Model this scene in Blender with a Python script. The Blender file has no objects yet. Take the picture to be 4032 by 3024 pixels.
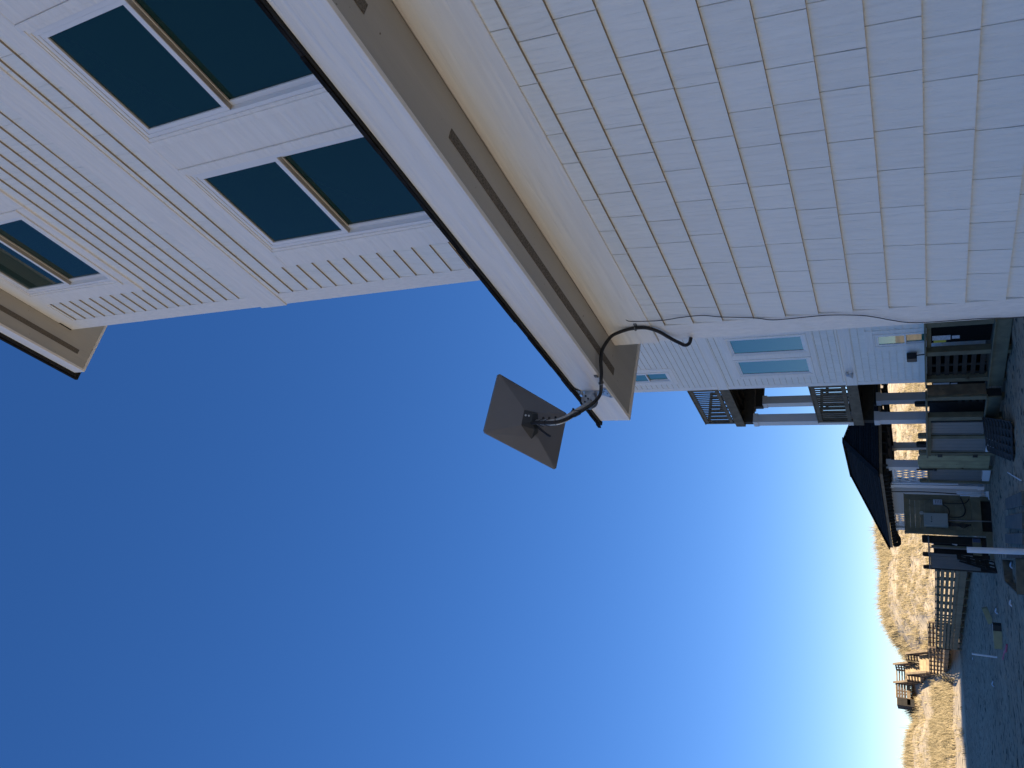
import bpy, math, random
import numpy as np
from mathutils import Vector, Matrix, noise
random.seed(7); np.random.seed(7)
sc = bpy.context.scene
col = sc.collection

# ------------------------------------------------------------------ camera
# metres, camera at the origin; X = right, across the house walls, Y = along the house walls towards the dunes, Z = up
YAW, PIT, ROL, FPX = math.radians(29.1571), math.radians(28.1879), math.radians(-2.5175), 2953.56
F = Vector((math.sin(YAW)*math.cos(PIT), math.cos(YAW)*math.cos(PIT), math.sin(PIT)))
R0 = Vector((math.cos(YAW), -math.sin(YAW), 0)); U0 = R0.cross(F)
Rv = math.cos(ROL)*R0 + math.sin(ROL)*U0
Uv = -math.sin(ROL)*R0 + math.cos(ROL)*U0
cd = bpy.data.cameras.new('camera'); cam = bpy.data.objects.new('camera', cd); col.objects.link(cam)
cd.sensor_width = 36; cd.lens = FPX/4032*36; cd.clip_start = 0.05; cd.clip_end = 3000
xa, ya, za = -Uv, Rv, -F                       # the phone was held upright, the picture is stored lying on its side
cam.matrix_world = Matrix(((xa.x, ya.x, za.x, 0), (xa.y, ya.y, za.y, 0), (xa.z, ya.z, za.z, 0), (0, 0, 0, 1)))
sc.camera = cam

# ------------------------------------------------------------------ sky and sun
SUN_EL, SUN_AZ = math.radians(16.2), math.radians(180-14)      # azimuth of the sun, clockwise from +Y
w = bpy.data.worlds.new('World'); sc.world = w; w.use_nodes = True
nt = w.node_tree; bg = nt.nodes['Background']
sky = nt.nodes.new('ShaderNodeTexSky'); sky.sky_type = 'NISHITA'; sky.sun_disc = False
sky.sun_elevation = SUN_EL; sky.sun_rotation = SUN_AZ
sky.altitude = 0; sky.air_density = 0.65; sky.dust_density = 0.0; sky.ozone_density = 2.7
hs = nt.nodes.new('ShaderNodeHueSaturation'); hs.inputs['Saturation'].default_value = 1.46; hs.inputs['Hue'].default_value = .5175
gm = nt.nodes.new('ShaderNodeGamma'); gm.inputs[1].default_value = .68; nt.links.new(sky.outputs[0], gm.inputs[0]); nt.links.new(gm.outputs[0], hs.inputs['Color']); nt.links.new(hs.outputs[0], bg.inputs[0]); bg.inputs[1].default_value = 0.15
sd = bpy.data.lights.new('sun', 'SUN'); sd.energy = 5.0; sd.angle = math.radians(0.5); sd.color = (1.0, 0.86, 0.66)
sun = bpy.data.objects.new('sun', sd); col.objects.link(sun)
S = Vector((math.sin(SUN_AZ)*math.cos(SUN_EL), math.cos(SUN_AZ)*math.cos(SUN_EL), math.sin(SUN_EL)))
sun.rotation_euler = (-S).to_track_quat('-Z', 'Y').to_euler(); sun.location = (0, -30, 40)
sc.view_settings.view_transform = 'Standard'; sc.view_settings.look = 'None'
sc.view_settings.exposure = 0.95; sc.view_settings.gamma = 1
GZ = -2.0

# ------------------------------------------------------------------ materials
def mat(name, base, rough=0.6, metal=0.0, ior=1.45, var=0.0, varscale=(1, 1, 1), vs=3.0, isl=0.0, bump=0.0, bscale=(1, 1, 1), bs=40.0, bdist=0.004, col2=None, spots=None, detail=6):
    m = bpy.data.materials.new(name); m.use_nodes = True
    t = m.node_tree; N = t.nodes; L = t.links; p = N['Principled BSDF']
    p.inputs['Base Color'].default_value = (*base, 1); p.inputs['Roughness'].default_value = rough
    p.inputs['Metallic'].default_value = metal; p.inputs['IOR'].default_value = ior
    tc = N.new('ShaderNodeTexCoord')
    def nz(sc3, s, d=detail, dist=0.0):
        mp = N.new('ShaderNodeMapping'); mp.inputs['Scale'].default_value = sc3; L.new(tc.outputs['Object'], mp.inputs['Vector'])
        n = N.new('ShaderNodeTexNoise'); n.inputs['Scale'].default_value = s; n.inputs['Detail'].default_value = d
        n.inputs['Distortion'].default_value = dist; L.new(mp.outputs[0], n.inputs['Vector']); return n
    src = None
    if var > 0:
        n = nz(varscale, vs, 5, 0.4)
        mx = N.new('ShaderNodeMix'); mx.data_type = 'RGBA'
        c2 = col2 if col2 else tuple(c*(1-var) for c in base)
        mx.inputs[6].default_value = (*base, 1); mx.inputs[7].default_value = (*c2, 1)
        cr = N.new('ShaderNodeMapRange'); cr.inputs[1].default_value = 0.35; cr.inputs[2].default_value = 0.68
        L.new(n.outputs['Fac'], cr.inputs[0]); L.new(cr.outputs[0], mx.inputs[0]); src = mx.outputs[2]
    if spots:
        n = nz((1, 1, 1), spots[1], 2)
        cr = N.new('ShaderNodeMapRange'); cr.inputs[1].default_value = spots[2]; cr.inputs[2].default_value = spots[2]+0.05
        L.new(n.outputs['Fac'], cr.inputs[0])
        mx = N.new('ShaderNodeMix'); mx.data_type = 'RGBA'; mx.inputs[6].default_value = (*base, 1); mx.inputs[7].default_value = (*spots[0], 1)
        if src: L.new(src, mx.inputs[6])
        L.new(cr.outputs[0], mx.inputs[0]); src = mx.outputs[2]
    if isl > 0:
        g = N.new('ShaderNodeNewGeometry'); mr = N.new('ShaderNodeMapRange')
        mr.inputs[3].default_value = 1-isl; mr.inputs[4].default_value = 1+isl*0.6
        L.new(g.outputs['Random Per Island'], mr.inputs[0])
        v = N.new('ShaderNodeVectorMath'); v.operation = 'SCALE'
        if src: L.new(src, v.inputs[0])
        else: v.inputs[0].default_value = base
        L.new(mr.outputs[0], v.inputs['Scale']); src = v.outputs[0]
    if src: L.new(src, p.inputs['Base Color'])
    if bump > 0:
        n = nz(bscale, bs, detail, 0.6)
        b = N.new('ShaderNodeBump'); b.inputs['Strength'].default_value = bump; b.inputs['Distance'].default_value = bdist
        L.new(n.outputs['Fac'], b.inputs['Height']); L.new(b.outputs[0], p.inputs['Normal'])
    return m
M = {}
M['siding'] = mat('siding_paint', (.87, .86, .805), .55, var=.055, varscale=(1, 1, .04), vs=44, isl=.03, bump=1, bscale=(1, 1, .04), bs=42, bdist=.011)
M['butt'] = mat('shaded_board_edge', (.37, .30, .215), .8, var=.15, vs=14)  # shadow under the shingle laps painted into the butt undersides
M['trim'] = mat('trim_paint', (.88, .86, .82), .5, var=.07, varscale=(1, .05, 1), vs=32, isl=.02, bump=1, bscale=(1, .05, 1), bs=32, bdist=.010)
M['trimv'] = mat('trim_paint_upright', (.88, .86, .82), .5, var=.08, varscale=(1, 1, .3), vs=45, isl=.02, bump=1, bscale=(1, 1, .3), bs=55, bdist=.008)
M['soffit'] = mat('shaded_soffit_paint', (.49, .47, .42), .6, var=.12, varscale=(1, .2, 1), vs=4, bump=.6, bscale=(1, .06, 1), bs=50, spots=((.12, .09, .06), 38, .73))  # trim paint greyed to carry the shade under the eaves
M['vinyl'] = mat('white_vinyl', (.80, .81, .82), .35, var=.03, vs=6)
M['warm_underside'] = mat('window_underside_bounce', (.58, .54, .47), .5, var=.35, varscale=(1, .15, 4), vs=9)  # ground light bounced onto the frame undersides, put in as tan
M['vent'] = mat('vent_mesh', (.21, .18, .14), .7, var=.75, vs=150, detail=2)
M['glass'] = mat('window_glass', (.007, .036, .031), .02, ior=1.5)
M['glassf'] = mat('window_glass_reflecting', (.035, .17, .135), .02, ior=2.2)  # teal base carries part of the sky reflected in the far panes
M['sky_patch'] = mat('sky_patch_tone', (.30, .33, .30), .6)  # tone of the sky patch reflected in a far window
M['shingle'] = mat('roof_shingles', (.026, .025, .025), .95, ior=1.15, var=.5, vs=14, isl=.3, bump=1, bs=160, bdist=.004)
M['drip'] = mat('drip_edge', (.012, .011, .010), .6, var=.4, vs=9, bump=.8, bs=60)
M['wood'] = mat('treated_timber', (.205, .185, .115), .75, var=.35, varscale=(.6, .6, .6), vs=5, isl=.22, bump=.6, bscale=(1, 1, 1), bs=45, spots=((.07, .045, .02), 5.5, .73))
M['woodnew'] = mat('fresh_treated_timber', (.38, .35, .20), .75, var=.3, varscale=(.6, .6, .6), vs=5, isl=.18, bump=.6, bs=45, spots=((.10, .07, .03), 5.5, .73))
M['woodb'] = mat('brown_timber', (.24, .17, .10), .75, var=.4, vs=4, isl=.25, bump=.6, bs=45, spots=((.06, .035, .015), 5.5, .72))
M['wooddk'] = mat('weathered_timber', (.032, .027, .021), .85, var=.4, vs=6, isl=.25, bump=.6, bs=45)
M['bwood'] = mat('sunlit_timber', (.42, .31, .18), .7, var=.3, vs=3, isl=.2, bump=.5, bs=30)  # sunlit look of treads and caps put into the timber colour
M['deckwood'] = mat('deck_timber', (.17, .145, .10), .8, var=.4, vs=5, isl=.2, bump=.6, bs=45, spots=((.05, .03, .015), 5.5, .72))
M['colwhite'] = mat('column_wrap', (.58, .58, .58), .45, var=.05, vs=2)
M['panel'] = mat('grey_panel', (.21, .21, .205), .5, var=.08, vs=3, isl=.05)
M['dish'] = mat('dish_plastic', (.18, .19, .215), .5, var=.05, vs=9, bump=.15, bs=300)
M['mount'] = mat('mount_plastic', (.03, .036, .042), .45)
M['black'] = mat('black_plastic', (.012, .012, .014), .45)
M['steel'] = mat('galvanised_steel', (.52, .53, .53), .42, metal=.85, var=.35, vs=26, bump=.1, bs=80)
M['screw'] = mat('screw_steel', (.75, .75, .74), .3, metal=.9, var=.3, vs=200)
M['clamp'] = mat('grey_clamp', (.17, .18, .19), .4, metal=.5)
M['sand'] = None
M['acbody'] = mat('ac_cabinet', (.004, .005, .006), .8, ior=1.15, var=.3, vs=20)
M['tan'] = mat('shaded_tan_siding', (.40, .37, .34), .6, var=.12, varscale=(1, 1, .05), vs=30)  # tan paint, darkened for the shade under the pool house roof
M['lumber'] = mat('dark_lumber', (.15, .14, .115), .8, var=.35, varscale=(.5, .5, 1), vs=7, isl=.15, bump=.5, bs=40)  # dark grey-brown tone of the loose boards
M['rail'] = mat('shaded_timber', (.10, .066, .04), .75, var=.3, vs=4, isl=.2, bump=.5, bs=40)  # shadowed side of the guards painted in as darker timber
M['label'] = mat('paper_label', (.50, .55, .62), .6, var=.35, varscale=(1, 1, 6), vs=12)
M['yellow'] = mat('yellow_label', (.55, .50, .06), .6, var=.15, vs=20)
M['box'] = mat('grey_cabinet', (.27, .31, .30), .4, var=.06, vs=3)
M['cablegrey'] = mat('dark_grey_cable', (.05, .05, .055), .5)
M['ink'] = mat('ink', (.02, .02, .025), .6)
M['foam'] = mat('white_plastic', (.74, .76, .80), .5, var=.08, vs=8, bump=.2, bs=60)
M['pink'] = mat('pink_ribbon', (.50, .10, .16), .6)

# sand
def sand(name):
    m = bpy.data.materials.new(name); m.use_nodes = True
    t = m.node_tree; N = t.nodes; L = t.links; p = N['Principled BSDF']; p.inputs['Roughness'].default_value = .95
    tc = N.new('ShaderNodeTexCoord')
    def nz(s, d, sc3=(1, 1, 1)):
        mp = N.new('ShaderNodeMapping'); mp.inputs['Scale'].default_value = sc3; L.new(tc.outputs['Object'], mp.inputs['Vector'])
        n = N.new('ShaderNodeTexNoise'); n.inputs['Scale'].default_value = s; n.inputs['Detail'].default_value = d; L.new(mp.outputs[0], n.inputs['Vector']); return n
    def ramp(n, a, b):
        r = N.new('ShaderNodeMapRange'); r.inputs[1].default_value = a; r.inputs[2].default_value = b; L.new(n.outputs['Fac'], r.inputs[0]); return r.outputs[0]
    def mix(f, a, b):
        x = N.new('ShaderNodeMix'); x.data_type = 'RGBA'; L.new(f, x.inputs[0])
        for i, v in ((6, a), (7, b)):
            if isinstance(v, tuple): x.inputs[i].default_value = (*v, 1)
            else: L.new(v, x.inputs[i])
        return x.outputs[2]
    c = mix(ramp(nz(.35, 5), .35, .7), (.68, .55, .37), (.58, .46, .30))
    c = mix(ramp(nz(2.6, 4, (.5, 1.6, 1)), .56, .70), c, (.25, .20, .13))
    sy = N.new('ShaderNodeSeparateXYZ'); L.new(tc.outputs['Object'], sy.inputs[0])
    my = N.new('ShaderNodeMapRange'); my.inputs[1].default_value = 56; my.inputs[2].default_value = 60; my.inputs[3].default_value = 1; my.inputs[4].default_value = .12; L.new(sy.outputs[1], my.inputs[0])
    sm = N.new('ShaderNodeMath'); sm.operation = 'MULTIPLY'; L.new(ramp(nz(6.0, 3, (.7, 1.7, 1)), .575, .62), sm.inputs[0]); L.new(my.outputs[0], sm.inputs[1])
    c = mix(sm.outputs[0], c, (.05, .042, .033))      # bits of weed and bark lying on the sand
    sx = N.new('ShaderNodeSeparateXYZ'); L.new(tc.outputs['Object'], sx.inputs[0])      # yard sand darkened to deepen the house shade; full tone at the sunlit dunes
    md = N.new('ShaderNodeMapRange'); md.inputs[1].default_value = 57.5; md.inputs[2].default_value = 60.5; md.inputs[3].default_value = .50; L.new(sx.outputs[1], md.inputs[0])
    mx_ = N.new('ShaderNodeMapRange'); mx_.inputs[1].default_value = 1.0; mx_.inputs[2].default_value = -2.5; mx_.inputs[3].default_value = .50; L.new(sx.outputs[0], mx_.inputs[0])   # unseen sand on the left kept pale to bounce light onto the walls
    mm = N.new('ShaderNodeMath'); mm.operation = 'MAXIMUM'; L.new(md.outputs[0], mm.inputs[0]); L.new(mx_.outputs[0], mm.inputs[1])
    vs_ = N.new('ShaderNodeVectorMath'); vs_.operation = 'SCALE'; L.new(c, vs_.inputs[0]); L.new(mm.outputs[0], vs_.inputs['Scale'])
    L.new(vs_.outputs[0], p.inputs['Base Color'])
    b = N.new('ShaderNodeBump'); b.inputs['Strength'].default_value = .9; b.inputs['Distance'].default_value = .12
    L.new(nz(3.2, 8, (.6, 1.5, 1)).outputs['Fac'], b.inputs['Height']); L.new(b.outputs[0], p.inputs['Normal'])
    return m
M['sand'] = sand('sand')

# grass
def grassmat():
    m = bpy.data.materials.new('dune_grass'); m.use_nodes = True
    t = m.node_tree; N = t.nodes; L = t.links; p = N['Principled BSDF']; p.inputs['Roughness'].default_value = .7
    g = N.new('ShaderNodeNewGeometry'); r = N.new('ShaderNodeValToRGB'); e = r.color_ramp.elements
    e[0].color = (.11, .09, .045, 1); e[1].color = (.46, .355, .20, 1)
    for pos, cc in ((.3, (.20, .16, .08, 1)), (.65, (.35, .27, .145, 1))):
        x = e.new(pos); x.color = cc
    L.new(g.outputs['Random Per Island'], r.inputs[0]); L.new(r.outputs[0], p.inputs['Base Color'])
    return m
M['grass'] = grassmat()

# ------------------------------------------------------------------ mesh helpers
class MB:
    def __init__(s): s.v = []; s.f = []
    def add(s, vs, fs):
        b = len(s.v); s.v += [tuple(v) for v in vs]; s.f += [tuple(b+i for i in f) for f in fs]
    def box(s, x0, x1, y0, y1, z0, z1):
        s.add([(x0,y0,z0),(x1,y0,z0),(x1,y1,z0),(x0,y1,z0),(x0,y0,z1),(x1,y0,z1),(x1,y1,z1),(x0,y1,z1)],
              [(0,3,2,1),(4,5,6,7),(0,1,5,4),(1,2,6,5),(2,3,7,6),(3,0,4,7)]); return s
    def bar(s, p, q, wd, ht, up=(0, 0, 1)):
        p = Vector(p); q = Vector(q); d = (q-p).normalized(); sd = d.cross(Vector(up))
        if sd.length < 1e-4: sd = d.cross(Vector((1, 0, 0)))
        sd.normalize(); u = sd.cross(d); a = sd*wd/2; b = u*ht/2
        s.add([p-a-b, p+a-b, p+a+b, p-a+b, q-a-b, q+a-b, q+a+b, q-a+b],
              [(0,1,2,3),(7,6,5,4),(0,4,5,1),(1,5,6,2),(2,6,7,3),(3,7,4,0)]); return s
    def prism(s, poly, off):
        n = len(poly); o = Vector(off); P = [Vector(p) for p in poly]
        s.add(P+[p+o for p in P], [tuple(range(n))[::-1], tuple(range(n, 2*n))]+[(i, (i+1) % n, n+(i+1) % n, n+i) for i in range(n)]); return s
    def loft(s, A, B):
        n = len(A); s.add(list(A)+list(B), [tuple(range(n))[::-1], tuple(range(n, 2*n))]+[(i, (i+1) % n, n+(i+1) % n, n+i) for i in range(n)]); return s
    def cyl(s, p, q, r, seg=16, r2=None):
        p = Vector(p); q = Vector(q); d = (q-p).normalized(); a = d.orthogonal().normalized(); b = d.cross(a)
        r2 = r if r2 is None else r2
        A = [p+(a*math.cos(2*math.pi*i/seg)+b*math.sin(2*math.pi*i/seg))*r for i in range(seg)]
        B = [q+(a*math.cos(2*math.pi*i/seg)+b*math.sin(2*math.pi*i/seg))*r2 for i in range(seg)]
        return s.loft(A, B)
    def tube(s, pts, r, seg=12, corr=0.0):
        P = [Vector(p) for p in pts]; n = len(P); rings = []; a = None
        for i in range(n):
            d = (P[min(i+1, n-1)]-P[max(i-1, 0)]).normalized()
            a = d.orthogonal().normalized() if a is None else (a-d*a.dot(d)).normalized()
            b = d.cross(a); rr = r*(1+corr*(1 if i % 2 else -1))
            rings.append([P[i]+(a*math.cos(2*math.pi*k/seg)+b*math.sin(2*math.pi*k/seg))*rr for k in range(seg)])
        vs = [v for g in rings for v in g]; fs = []
        for i in range(n-1):
            for k in range(seg):
                k2 = (k+1) % seg; fs.append((i*seg+k, i*seg+k2, (i+1)*seg+k2, (i+1)*seg+k))
        fs.append(tuple(range(seg))[::-1]); fs.append(tuple((n-1)*seg+k for k in range(seg)))
        s.add(vs, fs); return s
    def build(s, name, m, parent=None, bevel=0.0, smooth=False, label=None):
        me = bpy.data.meshes.new(name); off = parent_loc(parent)
        me.from_pydata([(v[0]-off[0], v[1]-off[1], v[2]-off[2]) for v in s.v], [], s.f)
        me.materials.append(m); me.update()
        if getattr(s, 'mi', None):
            me.materials.append(M['butt']); me.polygons.foreach_set('material_index', s.mi)
        o = bpy.data.objects.new(name, me); col.objects.link(o)
        if parent: o.parent = parent
        if bevel:
            bv = o.modifiers.new('bevel', 'BEVEL'); bv.width = bevel; bv.segments = 2; bv.limit_method = 'ANGLE'
        if smooth:
            for p in me.polygons: p.use_smooth = True
        if label: o['label'] = label
        return o
def parent_loc(p):
    v = Vector((0, 0, 0))
    while p: v = v + p.location; p = p.parent
    return v
def thing(name, label, cat, loc=(0, 0, 0), group=None):
    o = bpy.data.objects.new(name, None); col.objects.link(o); o.location = loc; o.empty_display_size = .2
    o['label'] = label; o['category'] = cat
    if group: o['group'] = group
    return o
def tag(o, label, cat, group=None):
    o['label'] = label; o['category'] = cat
    if group: o['group'] = group
    return o
def spline(pts, n=6):
    P = [Vector(p) for p in pts]; out = []
    for i in range(len(P)-1):
        p0 = P[max(i-1, 0)]; p1 = P[i]; p2 = P[i+1]; p3 = P[min(i+2, len(P)-1)]
        for k in range(n):
            t = k/n
            out.append(.5*((2*p1)+(p2-p0)*t+(2*p0-5*p1+4*p2-p3)*t*t+(3*p1-p0-3*p2+p3)*t**3))
    out.append(P[-1]); return out
def resample(pts, step):
    P = [Vector(p) for p in pts]; out = [P[0]]; acc = 0
    for a, b in zip(P[:-1], P[1:]):
        L = (b-a).length
        if L < 1e-9: continue
        t = step-acc
        while t <= L:
            out.append(a+(b-a)*(t/L)); t += step
        acc = (acc+L) % step
    return out

# walls whose outer face looks towards -X
def pieces(y0, y1, z0, z1, holes):
    ys = sorted({y0, y1, *[min(max(h[i], y0), y1) for h in holes for i in (0, 1)]}); zs = sorted({z0, z1, *[min(max(h[i], z0), z1) for h in holes for i in (2, 3)]})
    out = []
    for za_, zb_ in zip(zs[:-1], zs[1:]):
        run = None
        for ya_, yb_ in zip(ys[:-1], ys[1:]):
            cy, cz = (ya_+yb_)/2, (za_+zb_)/2
            inside = any(h[0] < cy < h[1] and h[2] < cz < h[3] for h in holes)
            if inside:
                if run: out.append((*run, za_, zb_)); run = None
            else: run = (run[0] if run else ya_, yb_)
        if run: out.append((*run, za_, zb_))
    return out
def siding(xw, y0, y1, zlist, e, holes, gap=.0052, wmin=.15, wmax=.31, butt=.018):
    m = MB(); m.mi = []
    for z0 in zlist:
        y = y1
        rnd = random.Random(int((z0+50)*1000))
        while y > y0:
            wd = rnd.uniform(wmin, wmax); a = max(y-wd, y0); b = y
            near = [h for h in holes if h[0] < b and h[1] > a and h[2] < z0+e and h[3] > z0]
            for (p, q, r, s_) in pieces(a+gap/2, b-gap/2, z0, z0+e+.004, near) if near else [(a+gap/2, b-gap/2, z0, z0+e+.004)]:
                fx = lambda z: xw+(butt-.002)*(z-z0)/e
                m.add([(fx(r), p, r), (fx(r), q, r), (fx(s_), q, s_), (fx(s_), p, s_), (xw+butt+.004, p, r), (xw+butt+.004, q, r), (xw+butt+.004, q, s_), (xw+butt+.004, p, s_)],
                      [(0, 3, 2, 1), (0, 1, 5, 4), (0, 4, 7, 3), (1, 2, 6, 5)])
                m.mi += [0, 1, 0, 0]
            y = a
    return m
def backing(x, y0, y1, z0, z1, holes, t=.05):
    m = MB()
    for p, q, r, s_ in pieces(y0, y1, z0, z1, holes): m.box(x, x+t, p, q, r, s_)
    return m
def ring(m, x0, x1, y0, y1, z0, z1, wy, wz=None, wzt=None):
    wz = wz if wz else wy; wzt = wzt if wzt else wz
    m.box(x0, x1, y0, y0+wy, z0, z1); m.box(x0, x1, y1-wy, y1, z0, z1)
    m.box(x0, x1, y0+wy, y1-wy, z0, z0+wz); m.box(x0, x1, y0+wy, y1-wy, z1-wzt, z1); return m
def window(par, xw, y0, y1, z0, z1, zm=None, mould=.075, glass='glass', lowglass=None):
    f = ring(MB(), xw-.006, xw+.075, y0, y1, z0, z1, .032).build('window', M['vinyl'], par, .003)
    # moulded casing: two stepped rings
    c = ring(MB(), xw-.020, xw+.012, y0-mould, y1+mould, z0-mould, z1+.05, mould*.62, mould*.62, .03)
    ring(c, xw-.014, xw+.011, y0-mould*.38, y1+mould*.38, z0-mould*.38, z1+.02, mould*.38, mould*.38, .02)
    c.build('casing', M['trim'], f, .003)
    a, b = y0+.032, y1-.032
    MB().box(xw+.020, xw+.046, a, b, z1-.050, z1-.032).build('warm_underside', M['warm_underside'], f)
    if zm:
        s_ = ring(MB(), xw-.002, xw+.032, a, b, zm-.022, z1-.034, .034, .040)
        s_.build('upper_sash', M['vinyl'], f, .003)
        MB().box(xw+.012, xw+.016, a+.03, b-.03, zm, z1-.06).build('pane', M[glass], f)
        s_ = ring(MB(), xw+.036, xw+.070, a, b, z0+.034, zm+.012, .040, .045, .042)
        s_.build('lower_sash', M['vinyl'], f, .003)
        MB().box(xw+.050, xw+.054, a+.03, b-.03, z0+.06, zm-.02).build('pane', M[lowglass or glass], f)
        MB().box(xw+.0, xw+.034, a+.004, b-.004, zm-.027, zm-.0225).box(xw+.037, xw+.046, a+.004, b-.004, zm-.036, zm-.0305).build('meeting_rail', M['warm_underside'], f)
    else:
        s_ = ring(MB(), xw+.004, xw+.05, a, b, z0+.034, z1-.034, .040)
        s_.build('sash', M['vinyl'], f, .003)
        MB().box(xw+.022, xw+.026, a+.035, b-.035, z0+.07, z1-.07).build('pane', M[glass], f)
    return f
def soffit_L(xf, xw, y0, yw, ye, z, x1):
    return MB().box(xf+.028, xw, y0, yw, z, z+.012).box(xf+.028, x1, yw, ye-.028, z, z+.012)
def hip_roof(x0, x1, y0, y1, z, slope, t=.03):
    r = min(x1-x0, y1-y0)/2; h = r*slope
    if x1-x0 <= y1-y0: A, B = (x0+r, y0+r, z+h), (x0+r, y1-r, z+h)
    else: A, B = (x0+r, y0+r, z+h), (x1-r, y0+r, z+h)
    m = MB(); b = [(x0, y0, z), (x1, y0, z), (x1, y1, z), (x0, y1, z)]
    lo = [(p[0], p[1], p[2]-t) for p in b]
    if x1-x0 <= y1-y0: fs = [(0, 1, 4), (1, 2, 5, 4), (2, 3, 5), (3, 0, 4, 5)]
    else: fs = [(0, 1, 5, 4), (1, 2, 5), (2, 3, 4, 5), (3, 0, 4)]
    m.add(b+[A, B]+lo, fs+[(0, 6, 7, 1), (1, 7, 8, 2), (2, 8, 9, 3), (3, 9, 6, 0), (6, 9, 8, 7)])
    return m

# ------------------------------------------------------------------ ground and dunes
HX = [-60, -10, 2, 4.4, 6.2, 7.1, 7.6, 8.9, 10.5, 12.2, 12.7, 13.5, 14.1, 14.9, 15.8, 17.1, 18.7, 20.4, 23, 30, 45, 120]
HZ = [1.5, 1.5, 1.55, 1.45, 1.40, 1.15, .80, .95, 1.0, 1.05, 1.3, 1.8, 2.3, 2.65, 2.9, 2.95, 3.0, 2.9, 3.1, 3.3, 3.0, 2.6]
def ground_z(x, y):
    n = noise.noise((x*.22, y*.22, 1))*.06+noise.noise((x*.5, y*1.3, 5))*.06+noise.noise((x*1.4, y*2.6, 9))*.04
    if y < 60: n += .035*abs(math.sin((y+.35*x+1.5*noise.noise((x*.12, y*.12, 3)))*1.9))*max(0, noise.noise((x*.09, y*.11, 14))*2+.35)
    dn = 1 if y < 64 else .5
    z = GZ+n*dn
    toe = 59.8+1.2*noise.noise((x*.15, 3, 0))-(1.6 if x > 14 else 0)
    if y > toe:
        h = float(np.interp(x/1.1, HX, HZ))*1.1-.05; t = (y-toe)/(77-toe)
        if t <= 1: k = t*t*(3-2*t)*.55+t*.45
        else: k = max(0.15, 1-(t-1)*.55)
        if 10.4 < x < 13.6 and y < 79: h -= (.45 if y < 69 else max(-.25, .45-(y-69)*.16))*math.sin((x-10.4)/3.2*math.pi)
        z += (h-GZ)*k + noise.noise((x*.35, y*.35, 7))*.28*min(1, t*2.5) + noise.noise((x*1.1, y*1.1, 2))*.09*min(1, t*3)
    return z
def axis(lo, hi, step, far, g=1.35):
    a = list(np.arange(lo, hi+1e-6, step)); s_ = step; v = hi
    while v < far: s_ *= g; v += s_; a.append(v)
    s_ = step; v = lo
    while v > -far: s_ *= g; v -= s_; a.insert(0, v)
    return a
gx = axis(-4, 32, .22, 420); gy = axis(12, 58, .22, 420)
gy1 = [v for v in gy if v < 58]+[58.0]
gy2 = [58.0]+list(np.arange(58.3, 86, .3)); s_ = .3; v = 86
while v < 420: gy2.append(v); s_ *= 1.4; v += s_
def sheet(name, gx, gy, label=None):
    vs = [(x, y, ground_z(x, y)) for y in gy for x in gx]; nx = len(gx)
    fs = [(j*nx+i, j*nx+i+1, (j+1)*nx+i+1, (j+1)*nx+i) for j in range(len(gy)-1) for i in range(nx-1)]
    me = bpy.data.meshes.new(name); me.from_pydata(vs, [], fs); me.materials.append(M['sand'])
    for p in me.polygons: p.use_smooth = True
    o = bpy.data.objects.new(name, me); col.objects.link(o); o['kind'] = 'structure'; return o
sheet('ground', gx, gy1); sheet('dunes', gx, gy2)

# dune grass: countless blades in tufts
def dune_grass():
    rnd = np.random.RandomState(5); V = []; Fc = []
    n = 0
    tries = 0
    while n < 11500 and tries < 200000:
        tries += 1
        x = rnd.uniform(-4, 36); y = rnd.uniform(59.5, 81)
        if y/x < 1.5 if x > 0 else False: continue
        t = (y-60)/17
        m = noise.noise((x*.28, y*.28, 20))+.6*noise.noise((x*.9, y*.9, 31))
        if x < 11:
            dens = .72 if (.20 < t < .52 and m > -.25) else (.42 if t > .88 else (.12 if m > .1 else .03))
            if t < .16: dens = .012
        else:
            dens = .42 if t > .9 else (.36 if m > .06 else .07)
        if 10.3 < x < 13.4: dens *= .10
        if rnd.rand() > dens: continue
        n += 1; z = ground_z(x, y)
        big = .85 if (x < 11 and t < .6) else (1.15 if t > .85 else .62)
        big *= rnd.uniform(.45, 1.3)*(1.0+.5*noise.noise((x*.6, y*.6, 44)))
        k = rnd.randint(6, 12)
        for _ in range(k):
            a = rnd.uniform(0, 6.283); ln = (rnd.uniform(.22, .55) if rnd.rand() < .8 else rnd.uniform(.5, .85))*big; lean = rnd.uniform(.15, .75)*(.7 if t > .85 else 1)
            dx, dy = math.cos(a)*lean-.25, math.sin(a)*lean
            bx, by = x+rnd.normal(0, .12), y+rnd.normal(0, .12); wd = rnd.uniform(.007, .014)
            p0 = (bx, by, z-.03); p1 = (bx+dx*ln*.4, by+dy*ln*.4, z+ln*.62); p2 = (bx+dx*ln*.95, by+dy*ln*.95, z+ln*.95)
            b = len(V)
            V += [(p0[0]-wd, p0[1], p0[2]), (p0[0]+wd, p0[1], p0[2]), (p1[0]+wd*.8, p1[1], p1[2]), (p1[0]-wd*.8, p1[1], p1[2]), p2]
            Fc += [(b, b+1, b+2, b+3), (b+3, b+2, b+4)]
    me = bpy.data.meshes.new('dune_grass'); me.from_pydata(V, [], Fc); me.materials.append(M['grass'])
    o = bpy.data.objects.new('dune_grass', me); col.objects.link(o); o['kind'] = 'stuff'
    o['label'] = 'straw coloured marram grass growing in tufts over the sunlit dunes'; o['category'] = 'grass'
dune_grass()

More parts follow.
